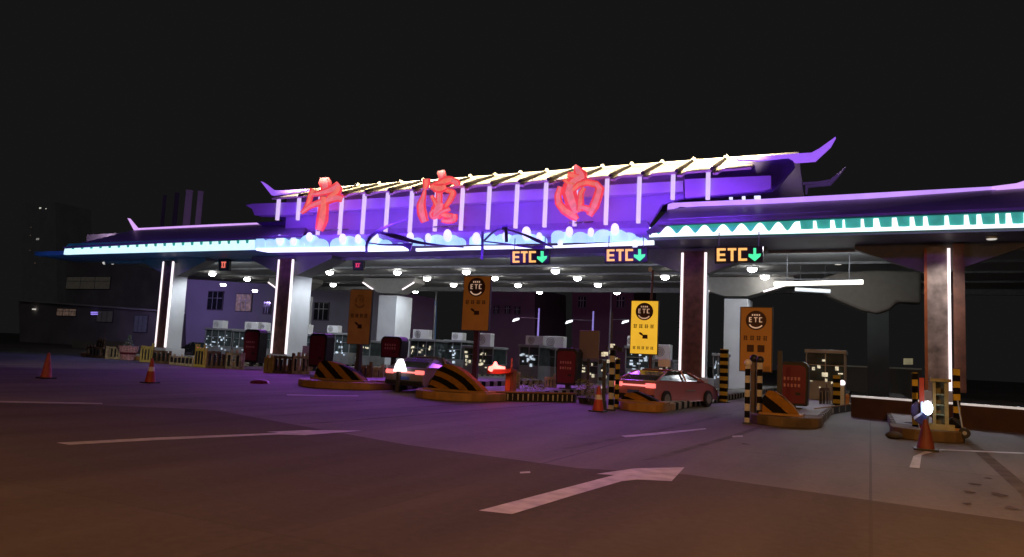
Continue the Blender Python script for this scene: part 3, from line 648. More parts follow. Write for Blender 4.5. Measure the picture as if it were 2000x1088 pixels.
for (p, rx, ry, lab) in ((pA, 716, 755, 'ochre nosed island carrying the straight striped buffer, left of the other noses'),
                         (pB, 952, 782, 'ochre nosed island carrying the arched striped buffer in the middle'),
                         (pC, 1300, 800, 'island under the red car with a striped nose'),
                         (pD, 1600, 815, 'island with the short yellow striped buffer beside the black white posts'),
                         (pE, 1880, 862, 'rightmost island carrying the khaki cabinet and blue white lamp')):
    X1 = width_to(rx, ry, p.y+.6); ISL.append((p.x, X1, p.y))
    island(p.x, X1, p.y-.2, 62, lab, None if rx < 1400 else mat('dark_brown_kerb', (.13, .085, .04), .8, .4, 2))  # darker brown nose kerb on the right hand islands
for i, X in enumerate((-28.0, -34.5, -41, -47.5, -53.5)):
    island(X-1.1, X+1.1, 36.6, 62, 'low island behind the yellow black barriers, %s lane divider left of the first buffer' % ['nearest', 'second', 'third', 'fourth', 'farthest'][i])
# striped crash buffers: outlines from the photo standing 1.1 m deep on the noses
def buffer(px, Y, d, m_, label, cap=None, org=None):
    c = W(px[0][0], px[0][1], Y); t = thing('crash_buffer', label, 'crash buffer', (c.x, Y, .28), 'striped crash buffers on the island noses')
    b = MB(); P = pxp(px, Y); lo = min(p.z for p in P)
    P = [Vector((p.x, p.y, .275 if p.z < lo+.12 else p.z)) for p in P]
    cx = sum(p.x for p in P)/len(P)
    Bk = [Vector((cx+(p.x-cx)*.9, Y+d, .275 if p.z < .3 else .275+(p.z-.275)*.94)) for p in P]
    b.loft([P, Bk]); b.go('body', m_, t, bev=.05, org=(P[0].x, Y, .28))
    b = MB(); x0, x1 = min(p.x for p in P), max(p.x for p in P); b.box(x0-.08, x1+.08, Y-.1, Y+d+.08, .262, .34); b.go('base', M_kerbc, t, bev=.02)
YA, YB, YCc, YD, YE_ = pA.y+1.1, pB.y+.8, pC.y+.35, pD.y+.5, pE.y+.5
buffer([(611, 744), (614, 728), (622, 708), (632, 703), (650, 707), (672, 716), (690, 726), (703, 738), (712, 748)], YA, .6, M_strA, 'steep fronted crash buffer with straight diagonal stripes, leftmost of the striped buffers')
buffer([(832, 766), (842, 740), (854, 720), (868, 710), (884, 713), (902, 724), (926, 745), (948, 766)], YB, .6, M_strB, 'arched crash buffer with curving stripes beside the red beacon')
buffer([(1212, 792), (1213, 778), (1222, 768), (1242, 765), (1262, 772), (1284, 784), (1295, 792)], YCc, .6, M_strB, 'low crash buffer with curved stripes partly in front of the red car')
buffer([(1488, 822), (1488, 778), (1500, 762), (1512, 764), (1530, 776), (1550, 794), (1562, 812), (1562, 822)], YD, .7, M_strA, 'yellow crash buffer with one bold black band beside the tall banded posts')
buffer([(1838, 862), (1845, 826), (1862, 815), (1875, 820), (1884, 845), (1886, 862)], YE_, .6, stripes('faint_hazard_paint', (.06, .055, .05), BLK, .4, math.radians(50)), 'nearly black crash buffer with faint stripes at the far right column')
# ------------------------------------------------------------------ cones
def cone(px, py, hpx, label, twin=False, cm=None):
    p = G(px, py); sc_ = (py-pj((p.x, p.y, 1.0))[1]); h = hpx/sc_
    t = thing('traffic_cone', label, 'traffic cone', p, 'orange traffic cones')
    MB().box(p.x-.24, p.x+.24, p.y-.24, p.y+.24, 0, .04).go('base', M_black, t, bev=.01)
    r = lambda z: .19-(.15)*(z/h)
    MB().lathe(p, [(r(.04), .041), (r(h*.45), h*.45), (r(h*.95), h*.95), (.03, h)], 18).go('body', cm or M_cone, t, smooth=False)
    MB().lathe(p, [(r(h*.48)+.004, h*.48), (r(h*.66)+.004, h*.66)], 18).go('reflective_band', M_coner if not twin else (cm or M_cone), t)
cone(90, 739, 50, 'faded pinkish red traffic cone standing alone at the far left', True, mat('faded_pink_cone', (.50, .10, .09), .6, .2, 4))
cone(293, 748, 48, 'orange traffic cone in front of the yellow black barriers')
cone(1168, 804, 50, 'traffic cone standing left of the red car')
cone(1808, 879, 60, 'dark red traffic cone before the khaki cabinet', True, mat('dark_red_cone', (.15, .03, .022), .6, .3, 4))
b = MB(); p = G(508, 749); b.lathe(p, [(.42, 0), (.36, .10), (.2, .16)], 12); tag(b.go('cone_base', M_kred), 'flat dark red rubber cone base left on the road', 'cone base')
# ------------------------------------------------------------------ plastic crowd barriers on the left
def barrier(x0, x1, y0b, h, label, col):
    pa, pb = G(x0, y0b[0]), G(x1, y0b[1]); t = thing('crowd_barrier', label, 'barrier', (pa+pb)/2, 'yellow and black crowd barriers')
    d = pb-pa; b = MB(); k = MB(); n = max(4, int(d.length/.42))
    up = Vector((0, 0, 1)); th = Vector((0, .12, 0))
    def q(t0, t1, z0, z1, mb, th_=th): A = pa+d*t0; B = pa+d*t1; mb.poly([A+up*z0, B+up*z0, B+up*z1, A+up*z1], th_)
    q(0, 1, .0, .16, b); q(0, random.uniform(.6, 1), h*.80, h*.93, b)
    for i in range(n+1): t_ = min(i/n, 1-.08/ max(d.length, .1)); q(t_, t_+random.uniform(.06, .13)/d.length, .16, h*random.choice((.8, .95, 1.12)), b)
    for i in range(n):
        if random.random() < .75: k = MB(); q(i/n+.10/d.length, (i+.72)/n, .16, h*random.uniform(.72, .82), k, Vector((0, .08, 0))); k.go('slat', M_black, t)
    b.go('frame', col, t)
M_by2 = mat('dirty_cream_barrier', (.46, .38, .24), .6, .5, 4); M_by3 = mat('brown_barrier', (.13, .075, .04), .6, .6, 3)
segs = [(168, 205, 697, 700, .85, 'dark barrier at the far left end beside the beige wall', M_by3), (205, 232, 701, 702, .95, 'dirty cream barrier left of the pink tub', M_by2),
        (272, 296, 707, 708, 1.15, 'bright yellow barrier right of the pink tub', M_yb), (296, 330, 709, 711, .9, 'brown barrier at the foot of the left LED column', M_by3), (330, 375, 712, 716, .62, 'low olive barrier with round holes before the white block', M_by2),
        (378, 400, 716, 718, 1.25, 'tall yellow barrier post right of the white block', M_yb), (402, 440, 719, 720, 1.1, 'black barrier with white caps left of the first red kiosk', M_by3), (440, 474, 720, 722, 1.05, 'cream topped barrier touching the first red kiosk', M_by2),
        (514, 530, 728, 729, .9, 'single bright yellow barrier right of the first red kiosk', M_yb), (532, 570, 729, 730, 1.05, 'dark barrier under the second LED column', M_by3), (570, 602, 730, 731, 1.1, 'white capped barrier left of the dark red machine', M_by2)]
random.seed(5)
for x0, x1, a, c, h, lab, col in segs: barrier(x0, x1, (a, c), h, lab, col)
def kerbfence(px0, py0, px1, py1, h, label, n):
    A, B = G(px0, py0), G(px1, py1); t = thing('low_fence', label, 'fence', (A+B)/2, 'low banded fences between the islands'); d = B-A
    MB().poly([A, B, B+Vector((0, 0, h)), A+Vector((0, 0, h))], (0, .14, 0)).go('board', M_black, t)
    b = MB(); random.seed(n)
    for k in range(n):
        p = A+d*((k+.35)/n); q = A+d*((k+.35+random.uniform(.12, .3))/n); o = Vector((0, -.012, 0))
        b.poly([p+o+Vector((0, 0, h*.12)), q+o+Vector((0, 0, h*.12)), q+o+Vector((0, 0, h*random.uniform(.8, .95))), p+o+Vector((0, 0, h*.9))], (0, .01, 0))
    b.go('white_bars', M_psw2, t); MB().poly([A+Vector((0, -.02, h+.002)), B+Vector((0, -.02, h+.002)), B+Vector((0, -.02, h+.05)), A+Vector((0, -.02, h+.05))], (0, .2, 0)).go('coping', M_kerbc, t)
M_psw2 = mat('dirty_white_bar', (.55, .52, .42), .6, .4, 6)
kerbfence(956, 783, 1122, 786, .30, 'low black fence with white bars right of the arched buffer', 17)
kerbfence(722, 760, 792, 762, .30, 'short low banded fence between the first two striped buffers', 6)
kerbfence(1590, 815, 1680, 800, .26, 'dark low kerb fence right of the largest red kiosk', 7)
def shrub(px, py, r, h, label, seed):
    p = G(px, py); random.seed(seed); t = thing('potted_shrub', label, 'shrub', p, 'shrubs in pots between the lanes')
    MB().lathe(p, [(.16, 0), (.22, .22), (.2, .22)], 12).go('pot', M_dgrey, t); b = MB()
    for k in range(220):
        a = random.random()*6.28; rr = r*random.random()**.6; z = .15+h*random.random(); c = p+Vector((rr*math.cos(a), rr*math.sin(a)*.8, z))
        v = Vector((random.uniform(-1, 1), random.uniform(-1, 1), random.uniform(-.5, 1)))*.07; w_ = Vector((-v.y, v.x, .03)); b.poly([c-v, c+w_*.6, c+v], (0, .003, .003))
    b.go('foliage', M_sh, t)
M_sh = mat('yellow_green_leaf', (.30, .34, .10), .6, .6, 6)
shrub(1024, 776, .5, .7, 'yellow green shrub behind the low black and white fence', 1)
shrub(1050, 776, .4, .5, 'smaller yellow green shrub left of the fourth red kiosk', 2)
shrub(1140, 788, .35, .75, 'leafy green shrub under the plain beige board', 3)
shrub(1156, 790, .3, .6, 'thin green shrub immediately left of the traffic cone by the car', 4)
for x0, x1, a, c, h, lab, col in ((990, 1012, 770, 771, .85, 'pale barrier with dark slats just right of the orange beacon post', M_by2), (1062, 1085, 768, 769, .8, 'pale barrier standing at the left foot of the fourth red kiosk', M_by2),
        (690, 722, 748, 749, .9, 'brown barrier right behind the first striped buffer', M_by3), (722, 745, 747, 748, .8, 'cream barrier left of the silver car', M_by2),
        (1268, 1300, 770, 770, .9, 'cream barrier hidden partly by the roof of the pinkish car', M_by2), (1600, 1626, 803, 801, 1.0, 'dark brown barrier beside the banded post at the right', M_by3),
        (186, 200, 694, 695, 1.3, 'thin dark barrier post near the beige wall', M_by3), (232, 240, 700, 701, .7, 'narrow cream barrier immediately left of the pink tub', M_yb)):
    barrier(x0, x1, (a, c), h, lab, col)
# pink tub with small tree
p = G(249, 703); t = thing('planter', 'pink and white patterned tub with a small conical tree', 'planter', p)
M_pink = mat('pink_patterned_tub', (.55, .28, .32), .6, .55, 9)
MB().lathe(p, [(.45, 0), (.5, .35), (.62, .62), (.66, 1.0)], 18).go('tub', M_pink, t)
MB().lathe(p, [(.53, .40), (.585, .54)], 18).go('band', M_kred, t)
b = MB(); random.seed(2)
for i in range(160):
    z = random.random(); a = random.random()*6.28; r = .34*(1-z)*random.uniform(.6, 1)
    c = p+Vector((r*math.cos(a), r*math.sin(a), 1.02+z*.8)); v = Vector((random.uniform(-1, 1), random.uniform(-1, 1), random.uniform(-.6, .6)))*.09
    w_ = Vector((-v.y, v.x, .05)); b.poly([c-v, c+w_*.6, c+v], (0, .004, .004))
b.go('crown', mat('frosted_leaf', (.22, .30, .22), .6, .6, 8), t)
MB().tube(p+Vector((0, 0, .9)), p+Vector((0, 0, 1.85)), .03, .01).go('trunk', M_brown, t)
# white block beside column 1
b = MB(); b.poly(pxp([(337, 702), (377, 707), (377, 728), (337, 724)], 40.8), (0, 1.2, 0)); tag(b.go('concrete_block', M_conc, bev=.03), 'white painted concrete block at the foot of the left column', 'block')

# ------------------------------------------------------------------ kiosks, booths, equipment
def zfoot(x0, x1, Y): return .27
def kiosk(x0, x1, yt, yb, Y, label, text=True):
    a, c = W(x0, (yt+yb)/2, Y), W(x1, (yt+yb)/2, Y); zt = W((x0+x1)/2, yt, Y).z; zb = max(W((x0+x1)/2, yb, Y).z, .3)
    t = thing('card_kiosk', label, 'kiosk', ((a.x+c.x)/2, Y, .27), 'dark red card kiosks')
    r = (c.x-a.x)*.16; w_ = c.x-a.x
    prof = [(a.x+w_*.04, zb), (c.x-w_*.04, zb), (c.x, zb+.5*(zt-zb)), (c.x, zt-r), (c.x-r*.4, zt-r*.3), (c.x-r, zt), (a.x+r, zt), (a.x+r*.4, zt-r*.3), (a.x, zt-r), (a.x, zb+.5*(zt-zb))]
    MB().poly([Vector((x, Y, z)) for x, z in prof], (0, .7, 0)).go('cabinet', M_black, t, bev=.03)
    cx, cz = (a.x+c.x)/2, (zb+zt)/2
    MB().poly([Vector((cx+(x-cx)*.84, Y-.03, cz-.02+(z-cz)*.86)) for x, z in prof], (0, .028, 0)).go('front_panel', M_kred, t)
    b = MB(); random.seed(int(x0)); nn = 5
    if text:
        for row in range(2):
            for k in range(nn):
                x = cx-w_*.28+k*w_*.56/nn; z = cz+.12*(zt-zb)*(1-row)+.01
                for s in range(3):
                    zz = z-s*.035-row*.05; b.box(x, x+w_*.075, Y-.042, Y-.032, zz, zz+.016)
                b.box(x+w_*.03, x+w_*.045, Y-.046, Y-.043, z-.09-row*.05, z+.03-row*.05)
        b.go('lettering', M_kredt, t)
    MB().box(cx-.09, cx+.09, Y+.2, Y+.45, .27, zb+.02).go('pedestal', M_dgrey, t)
    MB().box(cx-.3, cx+.3, Y+.02, Y+.6, .268, .31).go('base_plate', M_dgrey, t)
    MB().box(cx+w_*.1, cx+w_*.26, Y-.05, Y-.031, cz-.26*(zt-zb), cz-.2*(zt-zb)).go('card_slot', M_black, t)
def booth(x0, x1, yt, Y, label, d=2.2, ac=None, ac2=None, glow=M_glowb):
    Y = min(Y+7, 50) if Y > 31 else Y+8
    a, c = W(x0, yt+20, Y).x, W(x1, yt+20, Y).x; zt = W((x0+x1)/2, yt, Y).z
    t = thing('toll_booth', label, 'toll booth', ((a+c)/2, Y, .27), 'glazed toll booths')
    z0 = .27; zs = z0+(zt-z0)*.38
    MB().box(a, c, Y, Y+d, z0, zs).go('lower_wall', mat('booth_steel', (.26, .27, .28), .4, .2, 1.5, metal=.4), t, bev=.02)
    MB().box(a+.06, c-.06, Y+.06, Y+d-.06, zs+.002, zt-.18).go('glazing', M_glass, t)
    MB().box(a-.08, c+.08, Y-.1, Y+d+.08, zt-.178, zt).go('roof', M_grey, t, bev=.03)
    b = MB()
    n = max(2, int((c-a)/.7))
    for i in range(n+1):
        x = a+(c-a)*i/n; b.box(x-.025, x+.025, Y-.01, Y+.05, zs, zt-.18)
    b.box(a, c, Y-.012, Y+.045, (zs+zt)/2-.02, (zs+zt)/2+.02); b.box(c-.02, c+.02, Y+d-.05, Y+d, zs, zt-.18); b.go('frame', M_grey, t)
    b = MB(); random.seed(int(x0*3))
    for i in range(int(6+(c-a)*4)):
        x = a+(c-a)*random.uniform(.03, .85); z = zs+(zt-zs)*random.uniform(-.25, .62); ww = random.uniform(.04, .26)*min(1, (c-a)/1.5); b.box(x, x+ww, Y-.022-.004*i, Y-.018-.004*i, z, z+random.uniform(.04, .20))
    b.go('glow_patch', glow, t)  # random glowing rectangles added for sparkle on the booth glass
    for q, A in enumerate((ac, ac2)):
        if A:
            u, v, s, e = A; xa, xb = W(u, s, Y+.5).x, W(v, s, Y+.5).x; zz0, zz1 = zt+.002, W((u+v)/2, s, Y+.5).z
            if zz1 < zz0+.25: zz1 = zz0+.45
            o = MB().box(xa, xb, Y+.4, Y+1.0, zz0, zz1).go('air_conditioner', M_white, t, bev=.03)
            bb = MB(); cx = xa+(xb-xa)*.34; r = min((zz1-zz0)*.36, (xb-xa)*.28)
            for rr in (1, .6, .25):
                N = 14; prev = [(cx+r*rr*math.cos(2*math.pi*k/N), zz0+(zz1-zz0)/2+r*rr*math.sin(2*math.pi*k/N)) for k in range(N)]
                for k in range(N): bb.tube((prev[k][0], Y+.39, prev[k][1]), (prev[(k+1) % N][0], Y+.39, prev[(k+1) % N][1]), .014, n=4)
            bb.go('fan_guard', M_dgrey, o)
    return t
booth(400, 452, 641, 44, 'grey glass booth farthest left, behind the barriers', ac=(418, 438, 626, 641))
booth(455, 528, 645, 46, 'wide glass booth behind the first red kiosk, partly hidden by the column', ac=(480, 506, 629, 645), ac2=(512, 522, 630, 640))
booth(590, 606, 652, 47, 'narrow booth peeping out right of the second column', ac=(590, 605, 634, 648))
booth(640, 682, 650, 42, 'grey booth with one white fan unit behind the first striped buffer', ac=(641, 661, 636, 650))
booth(690, 722, 664, 46, 'yellowish lit booth below the dark orange board', glow=M_glow)
booth(800, 848, 662, 40, 'booth with warm lit window behind the silver car', ac=(808, 838, 644, 662), glow=M_glow)
booth(868, 900, 664, 42, 'small dark booth left of the brown sign post', ac=(884, 905, 650, 664))
booth(905, 962, 676, 38, 'violet lit booth behind the brown sign post', ac=(932, 960, 651, 676), glow=M_glow)
booth(1014, 1052, 673, 36, 'mottled dark booth left of the tall blue lamp post', ac=(1028, 1062, 656, 673))
booth(1055, 1084, 678, 38, 'pale grey booth behind the blue lamp post', ac=(1064, 1102, 657, 677))
booth(1130, 1168, 700, 34, 'booth under the plain beige board', glow=M_glow)
booth(1222, 1276, 676, 40, 'grey booth behind the bright yellow board', ac=(1226, 1246, 656, 676))
booth(1276, 1312, 702, 38, 'booth with two white boxes right of the bright yellow board', ac=(1280, 1310, 673, 700), glow=M_glow)
booth(1393, 1412, 690, 40, 'slim pale booth just right of the white edged column')
booth(1575, 1650, 683, 30, 'booth with yellow lit upper panels at the right', glow=M_glow)
kiosk(475, 506, 643, 708, 35, 'dark red kiosk with white symbols left of the second LED column')
kiosk(603, 637, 651, 717, 33, 'tall plain dark red kiosk immediately left of the first striped buffer', text=False)
kiosk(743, 784, 657, 699, 33, 'dark red kiosk in front of the pale rear column')
kiosk(1085, 1127, 680, 752, 31, 'dark red kiosk left of the beige board')
kiosk(1517, 1579, 706, 792, 27.5, 'largest dark red kiosk behind the yellow buffer at the right')
# white display boards, cabinets
def panel_on_post(x0, x1, y0, y1, Y, m_, name, label, cat, d=.15):
    a = W(x0, y1, Y); c = W(x1, y0, Y); cx = (a.x+c.x)/2
    t = thing(name, label, cat, (cx, Y, .27)); MB().box(a.x, c.x, Y, Y+d, a.z, c.z).go('panel', m_, t, bev=.02)
    MB().box(cx-.06, cx+.06, Y+.02, Y+.12, .2, a.z-.002).go('post', M_dgrey, t); MB().box(cx-.2, cx+.2, Y-.08, Y+.24, .255, .29).go('foot', M_dgrey, t); return t
panel_on_post(1130, 1170, 646, 700, 32, mat('beige_board', (.24, .20, .18), .7, .06, 1), 'notice_board', 'plain beige brown board on a post right of the dark red kiosk', 'board')
panel_on_post(1285, 1309, 702, 716, 33, M_white, 'notice_board', 'blank white box panel below the air conditioner right of the yellow board', 'board')
panel_on_post(590, 606, 676, 690, 36, M_white, 'notice_board', 'small white panel between the second column and the plain red kiosk', 'board')
# hanging / standing lane boards
def glyphs(mb, cx, cz, w_, h, Y, seed):
    random.seed(seed)
    for k in range(3): z = cz-h/2+h*(k+.3)/3; mb.box(cx-w_/2, cx+w_/2*random.uniform(.5, 1), Y-.012-.002*k, Y-.001, z, z+h*.11)
    for k in range(2): x = cx-w_/2+w_*(k+.35)/2.2; mb.box(x, x+w_*.13, Y-.022-.002*k, Y-.013, cz-h/2, cz+h/2)
def laneboard(x0, x1, y0, y1, Y, m_, label, hung, logo=True, rows=1, skew=0, icon=True):
    a = W(x0, (y0+y1)/2, Y).x; c = W(x1, (y0+y1)/2, Y).x; zb = W((x0+x1)/2, y1, Y).z; zt = W((x0+x1)/2, y0, Y).z; cx = (a+c)/2; w_ = c-a; h = zt-zb
    t = thing('lane_board', label, 'sign board', (cx, Y, .27), 'orange lane boards')
    MB().box(a, c, Y, Y+.18, zb, zt).go('board', m_, t, bev=.015)
    MB().box(a-.03, c+.03, Y+.03, Y+.16, zb-.03, zt+.03).go('frame', M_dgrey, t)
    b = MB(); lz = zt-h*.2; r = w_*.33; N = 28
    b.poly([Vector((cx+r*math.cos(2*math.pi*k/N), Y-.02, lz+r*.98*math.sin(2*math.pi*k/N))) for k in range(N)], (0, .018, 0))
    if logo: b.go('logo', M_sgnt, t)
    b = MB(); u = w_*.07
    prev = None
    for k in range(9):
        th = math.radians(215+k*13); q = (cx+r*.78*math.cos(th), Y-.035, lz+r*.78*math.sin(th))
        if prev: b.tube(prev, q, u*.32, n=5)
        prev = q
    L = r*.5                                        # E T C inside the logo
    zz = lz+r*.05
    def bar(x, X, z, Z_): b.box(x, X, Y-.04, Y-.022, z, Z_)
    bx = cx-r*.68; bar(bx, bx+u*.5, zz-L*.5, zz+L*.5); bar(bx+u*.5, bx+L*.55, zz+L*.35, zz+L*.5); bar(bx+u*.5, bx+L*.5, zz-L*.07, zz+L*.07); bar(bx+u*.5, bx+L*.55, zz-L*.5, zz-L*.36)
    bx = cx-r*.2; bar(bx, bx+L*.7, zz+L*.35, zz+L*.5); bar(bx+L*.27, bx+L*.42, zz-L*.5, zz+L*.35)
    bx = cx+r*.3; bar(bx, bx+u*.5, zz-L*.5, zz+L*.5); bar(bx+u*.5, bx+L*.6, zz+L*.35, zz+L*.5); bar(bx+u*.5, bx+L*.6, zz-L*.5, zz-L*.36)
    for k in range(4): bar(cx-r*.4+k*r*.22, cx-r*.4+k*r*.22+r*.12, lz+r*.45, lz+r*.62)
    b.go('logo_lettering' if logo else 'emblem', M_sgnw if logo else M_cloth, t)
    b = MB()
    for k in range(4): glyphs(b, cx-w_*.32+k*w_*.21, zt-h*.48, w_*.15, h*.075, Y, 10+k+int(x0))
    if rows > 1:
        for k in range(5): glyphs(b, cx-w_*.34+k*w_*.165, zb+h*.11, w_*.12, h*.06, Y, 30+k+int(x0))
    if not icon:
        for k in range(2): x = cx-w_*.28+k*w_*.34; b.box(x, x+w_*.22, Y-.02, Y-.001, zb+h*.30, zb+h*.41)
    if icon:
        z = zb+h*.33; b.poly([Vector((cx-w_*.05, Y-.02, z-h*.045)), Vector((cx+w_*.15, Y-.02, z-h*.045)), Vector((cx+w_*.14, Y-.02, z+h*.03)), Vector((cx-w_*.03, Y-.02, z+h*.03))], (0, .018, 0))
        b.poly([Vector((cx-w_*.19, Y-.03, z+h*.065)), Vector((cx-w_*.15, Y-.03, z+h*.035)), Vector((cx-w_*.02, Y-.03, z+h*.0)), Vector((cx-w_*.04, Y-.03, z+h*.05)), Vector((cx-w_*.12, Y-.03, z+h*.075))], (0, .009, 0))
    b.go('lettering', M_sgnt, t)
    b = MB()
    if hung: b.tube((cx+w_*.2, Y+.1, zt-.5), (cx+w_*.25, Y+.1, z_at(cx, Y, 527)), .05); b.tube((cx+w_*.2, Y+.3, .26), (cx+w_*.2, Y+.3, zb+.5), .06)
    else: b.box(cx-.12, cx+.12, Y+.2, Y+.4, .26, zt-.3)
    b.go('pole', mat('maroon_post', (.10, .035, .04), .5), t)
laneboard(681, 723, 566, 672, 36, mat('dim_ochre_board', (.24, .11, .03), .5, .2, 1.2, emit=(.13, .04, .008), es=.3), 'dim brown orange board left of the pale rear column', False, logo=False)  # weaker emission put into this board's colour as well
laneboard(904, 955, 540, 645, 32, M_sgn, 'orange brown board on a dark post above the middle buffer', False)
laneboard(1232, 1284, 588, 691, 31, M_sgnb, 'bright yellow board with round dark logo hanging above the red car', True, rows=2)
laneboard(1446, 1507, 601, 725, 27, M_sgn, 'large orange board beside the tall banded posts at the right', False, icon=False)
# thin lamp arm above the yellow board
t = thing('wall_lamp', 'small lamp on a short arm above the bright yellow board', 'lamp', W(1270, 526, 31.5))
MB().tube(W(1270, 527, 31.5), W(1296, 540, 31.5), .02).go('arm', M_grey, t); MB().ball(W(1270, 526, 31.5), .09, 1.4).go('lamp_head', M_white, t)
# beacons
t = thing('warning_beacon', 'glowing red beacon on an orange post beside the arched buffer', 'beacon', G(985, 768)); Yb = pB.y+2.4
b = MB(); b.poly(pxp([(953, 722), (955, 716), (962, 714), (966, 706), (970, 714), (983, 716), (983, 721), (960, 721), (958, 726)], Yb), (0, .15, 0)); b.go('lamp_head', mat('beacon_red_glow', (.9, .2, .2), .5, .1, 3, emit=(1.0, .22, .18), es=3.2), t)
b = MB(); b.poly(pxp([(951, 723), (998, 720), (998, 728), (978, 731), (951, 730)], Yb+.2), (0, .3, 0)); b.go('arm', M_cone, t, bev=.02)
pz = W(985, 740, Yb+.2); MB().box(pz.x-.12, pz.x+.2, Yb+.52, Yb+.85, .2, W(985, 721, Yb+.2).z).go('post', mat('orange_post', (.42, .12, .04), .5), t, bev=.02)
pz2 = W(997, 700, Yb+.3); MB().box(pz2.x-.02, pz2.x+.04, Yb+.4, Yb+.45, .2, pz2.z).go('mast', M_brown, t)
lamp('POINT', 'beacon_light', W(967, 712, Yb-.2), None, (1, .08, .06), 28, shadow_soft_size=.1)
t = thing('warning_beacon', 'white glowing triangular lamp behind the silver car', 'beacon', W(779, 727, 27)); Yt = 24.0
b = MB(); b.poly(pxp([(768, 725), (772, 712), (778, 702), (782, 701), (786, 712), (789, 725)], Yt), (0, .2, 0)); b.go('lamp_head', mat('white_beacon_glow', (.9, .9, .9), .5, .02, 3, emit=(1, .98, .95), es=2.5), t)
p = W(779, 725, Yt+.1); MB().box(p.x-.06, p.x+.06, Yt+.02, Yt+.16, 0, p.z-.003).go('post', M_dgrey, t)
# ------------------------------------------------------------------ posts
def post(x, yt, yb, w_, m_, label, cap=None, Y=None, shape='box'):
    p = G(x, yb, .27 if Y else 0) if Y is None else None
    if Y is not None: q = W(x, (yt+yb)/2, Y); p = Vector((q.x, Y, 0))
    zt = z_at(p.x, p.y, yt); px_m = FPX/((Vector((p.x, p.y, 1))-CP).dot(FW)); h = w_/px_m/2
    t = thing('banded_post', label, 'post', p, 'banded posts on the islands')
    MB().box(p.x-h, p.x+h, p.y-h, p.y+h, 0, zt).go('shaft', m_, t, org=(p.x, p.y, 0), bev=.01)
    if cap: MB().ball((p.x, p.y, zt+h*1.1), h*1.7).go('cap', cap, t, smooth=True)
    MB().box(p.x-h*1.6, p.x+h*1.6, p.y-h*1.6, p.y+h*1.6, 0, .05 if p.z == 0 else .3).go('foot', M_dgrey, t)
post(1459, 714, 828, 9, M_psw, 'black and white banded post with a white round head, left of the twin posts', M_coner)
post(1483, 708, 826, 9, M_psw, 'black and white banded post right of the brown one', M_black)
post(1471, 706, 824, 10, mat('brown_post', (.12, .09, .08), .5), 'plain brown grey post standing between two banded posts', M_black)
post(1413, 682, 786, 14, M_pst, 'yellow black banded post with bright bands right of the white edged column')
post(1634, 733, 803, 13, M_pst, 'yellow black banded post beside the lit white headed post')
post(1645, 752, 802, 7, M_white, 'slim white post with a glowing round head', M_led)
post(1655, 770, 799, 7, mat('orange_stub', (.6, .25, .05), .5), 'short orange stub post by the end of the right kiosk island')
post(1787, 728, 815, 10, M_pst, 'yellow black banded post left of the khaki cabinet', Y=YE_+.6)
post(1868, 720, 800, 12, M_pst, 'yellow black banded post right of the far right column', Y=YE_+1.8)
post(1193, 684, 802, 9, M_psw, 'dark banded post with worn reflective bands right of the traffic cone')
post(1204, 700, 798, 7, M_pst, 'thin banded post leaning beside the rear of the red car')
post(1178, 705, 800, 6, M_dgrey, 'slim grey post behind the traffic cone')
post(1933, 803, 834, 6, mat('pale_marker', (.45, .42, .40), .5), 'short pale marker post on the road at the far right')
post(1523, 685, 800, 9, M_dgrey, 'dark grey pole in front of the largest red kiosk', Y=pD.y+3.2)
post(700, 672, 745, 8, M_dgrey, 'dark pole behind the first striped buffer', Y=27)
# camera gantry clutter: equipment post with many small lamps left of the red car
t = thing('equipment_mast', 'tall dark mast with small glinting lamps and cameras left of the red car', 'mast', G(1190, 790)); Ym = 27.5
q = W(1193, 700, Ym); MB().tube((q.x, Ym, 0), (q.x, Ym, z_at(q.x, Ym, 610)), .035).go('mast', M_dgrey, t)
random.seed(9); b = MB(); g = MB()
for i in range(26):
    x = random.uniform(1172, 1212); y = random.uniform(672, 760); P = W(x, y, Ym+random.uniform(-.25, .1)); s = random.uniform(.03, .09)
    k_ = MB().box(P.x-s, P.x+s, P.y-s, P.y+s, P.z-s, P.z+s*random.uniform(.5, 1.6)); k_.go('small_lamp' if i % 3 == 0 else 'equipment_box', M_glow if i % 3 == 0 else M_black, t)
for x, y in ((1180, 690), (1205, 735), (1190, 712)): P = W(x, y, Ym); b.tube((q.x, Ym, P.z), P, .02)
b.go('bracket', M_black, t)
# khaki cabinet at right
t = thing('service_cabinet', 'khaki open fronted cabinet with shelves at the base of the far right column', 'cabinet', G(1830, 855)); Yk = YE_-.1
M_kh = mat('khaki_metal', (.24, .20, .08), .6, .3, 3)
a = W(1822, 800, Yk).x; c = W(1853, 800, Yk).x; zb, zt = .27, W(1838, 746, Yk).z
MB().box(a, c, Yk+.25, Yk+.3, zb, zt).go('back_panel', mat('khaki_dark', (.13, .12, .07), .6), t)
b = MB(); b.box(a, a+.07, Yk, Yk+.25, zb, zt); b.box(c-.09, c, Yk, Yk+.25, zb, zt); b.box(a-.06, c+.06, Yk-.06, Yk+.3, zt+.002, zt+.08); b.box(a-.15, c+.12, Yk-.12, Yk+.3, .262, .42); b.go('frame', M_kh, t)
for k in (.3, .5, .72): MB().box(a+.072, c-.092, Yk+.03, Yk+.248, zb+(zt-zb)*k, zb+(zt-zb)*k+.04).go('shelf', mat('grey_green_shelf', (.14, .20, .16), .5, .3, 5), t)
P = W(1801, 790, Yk); MB().box(P.x-.06, P.x+.05, Yk-.02, Yk+.1, 0, W(1801, 738, Yk).z).go('side_post', M_cone, t)
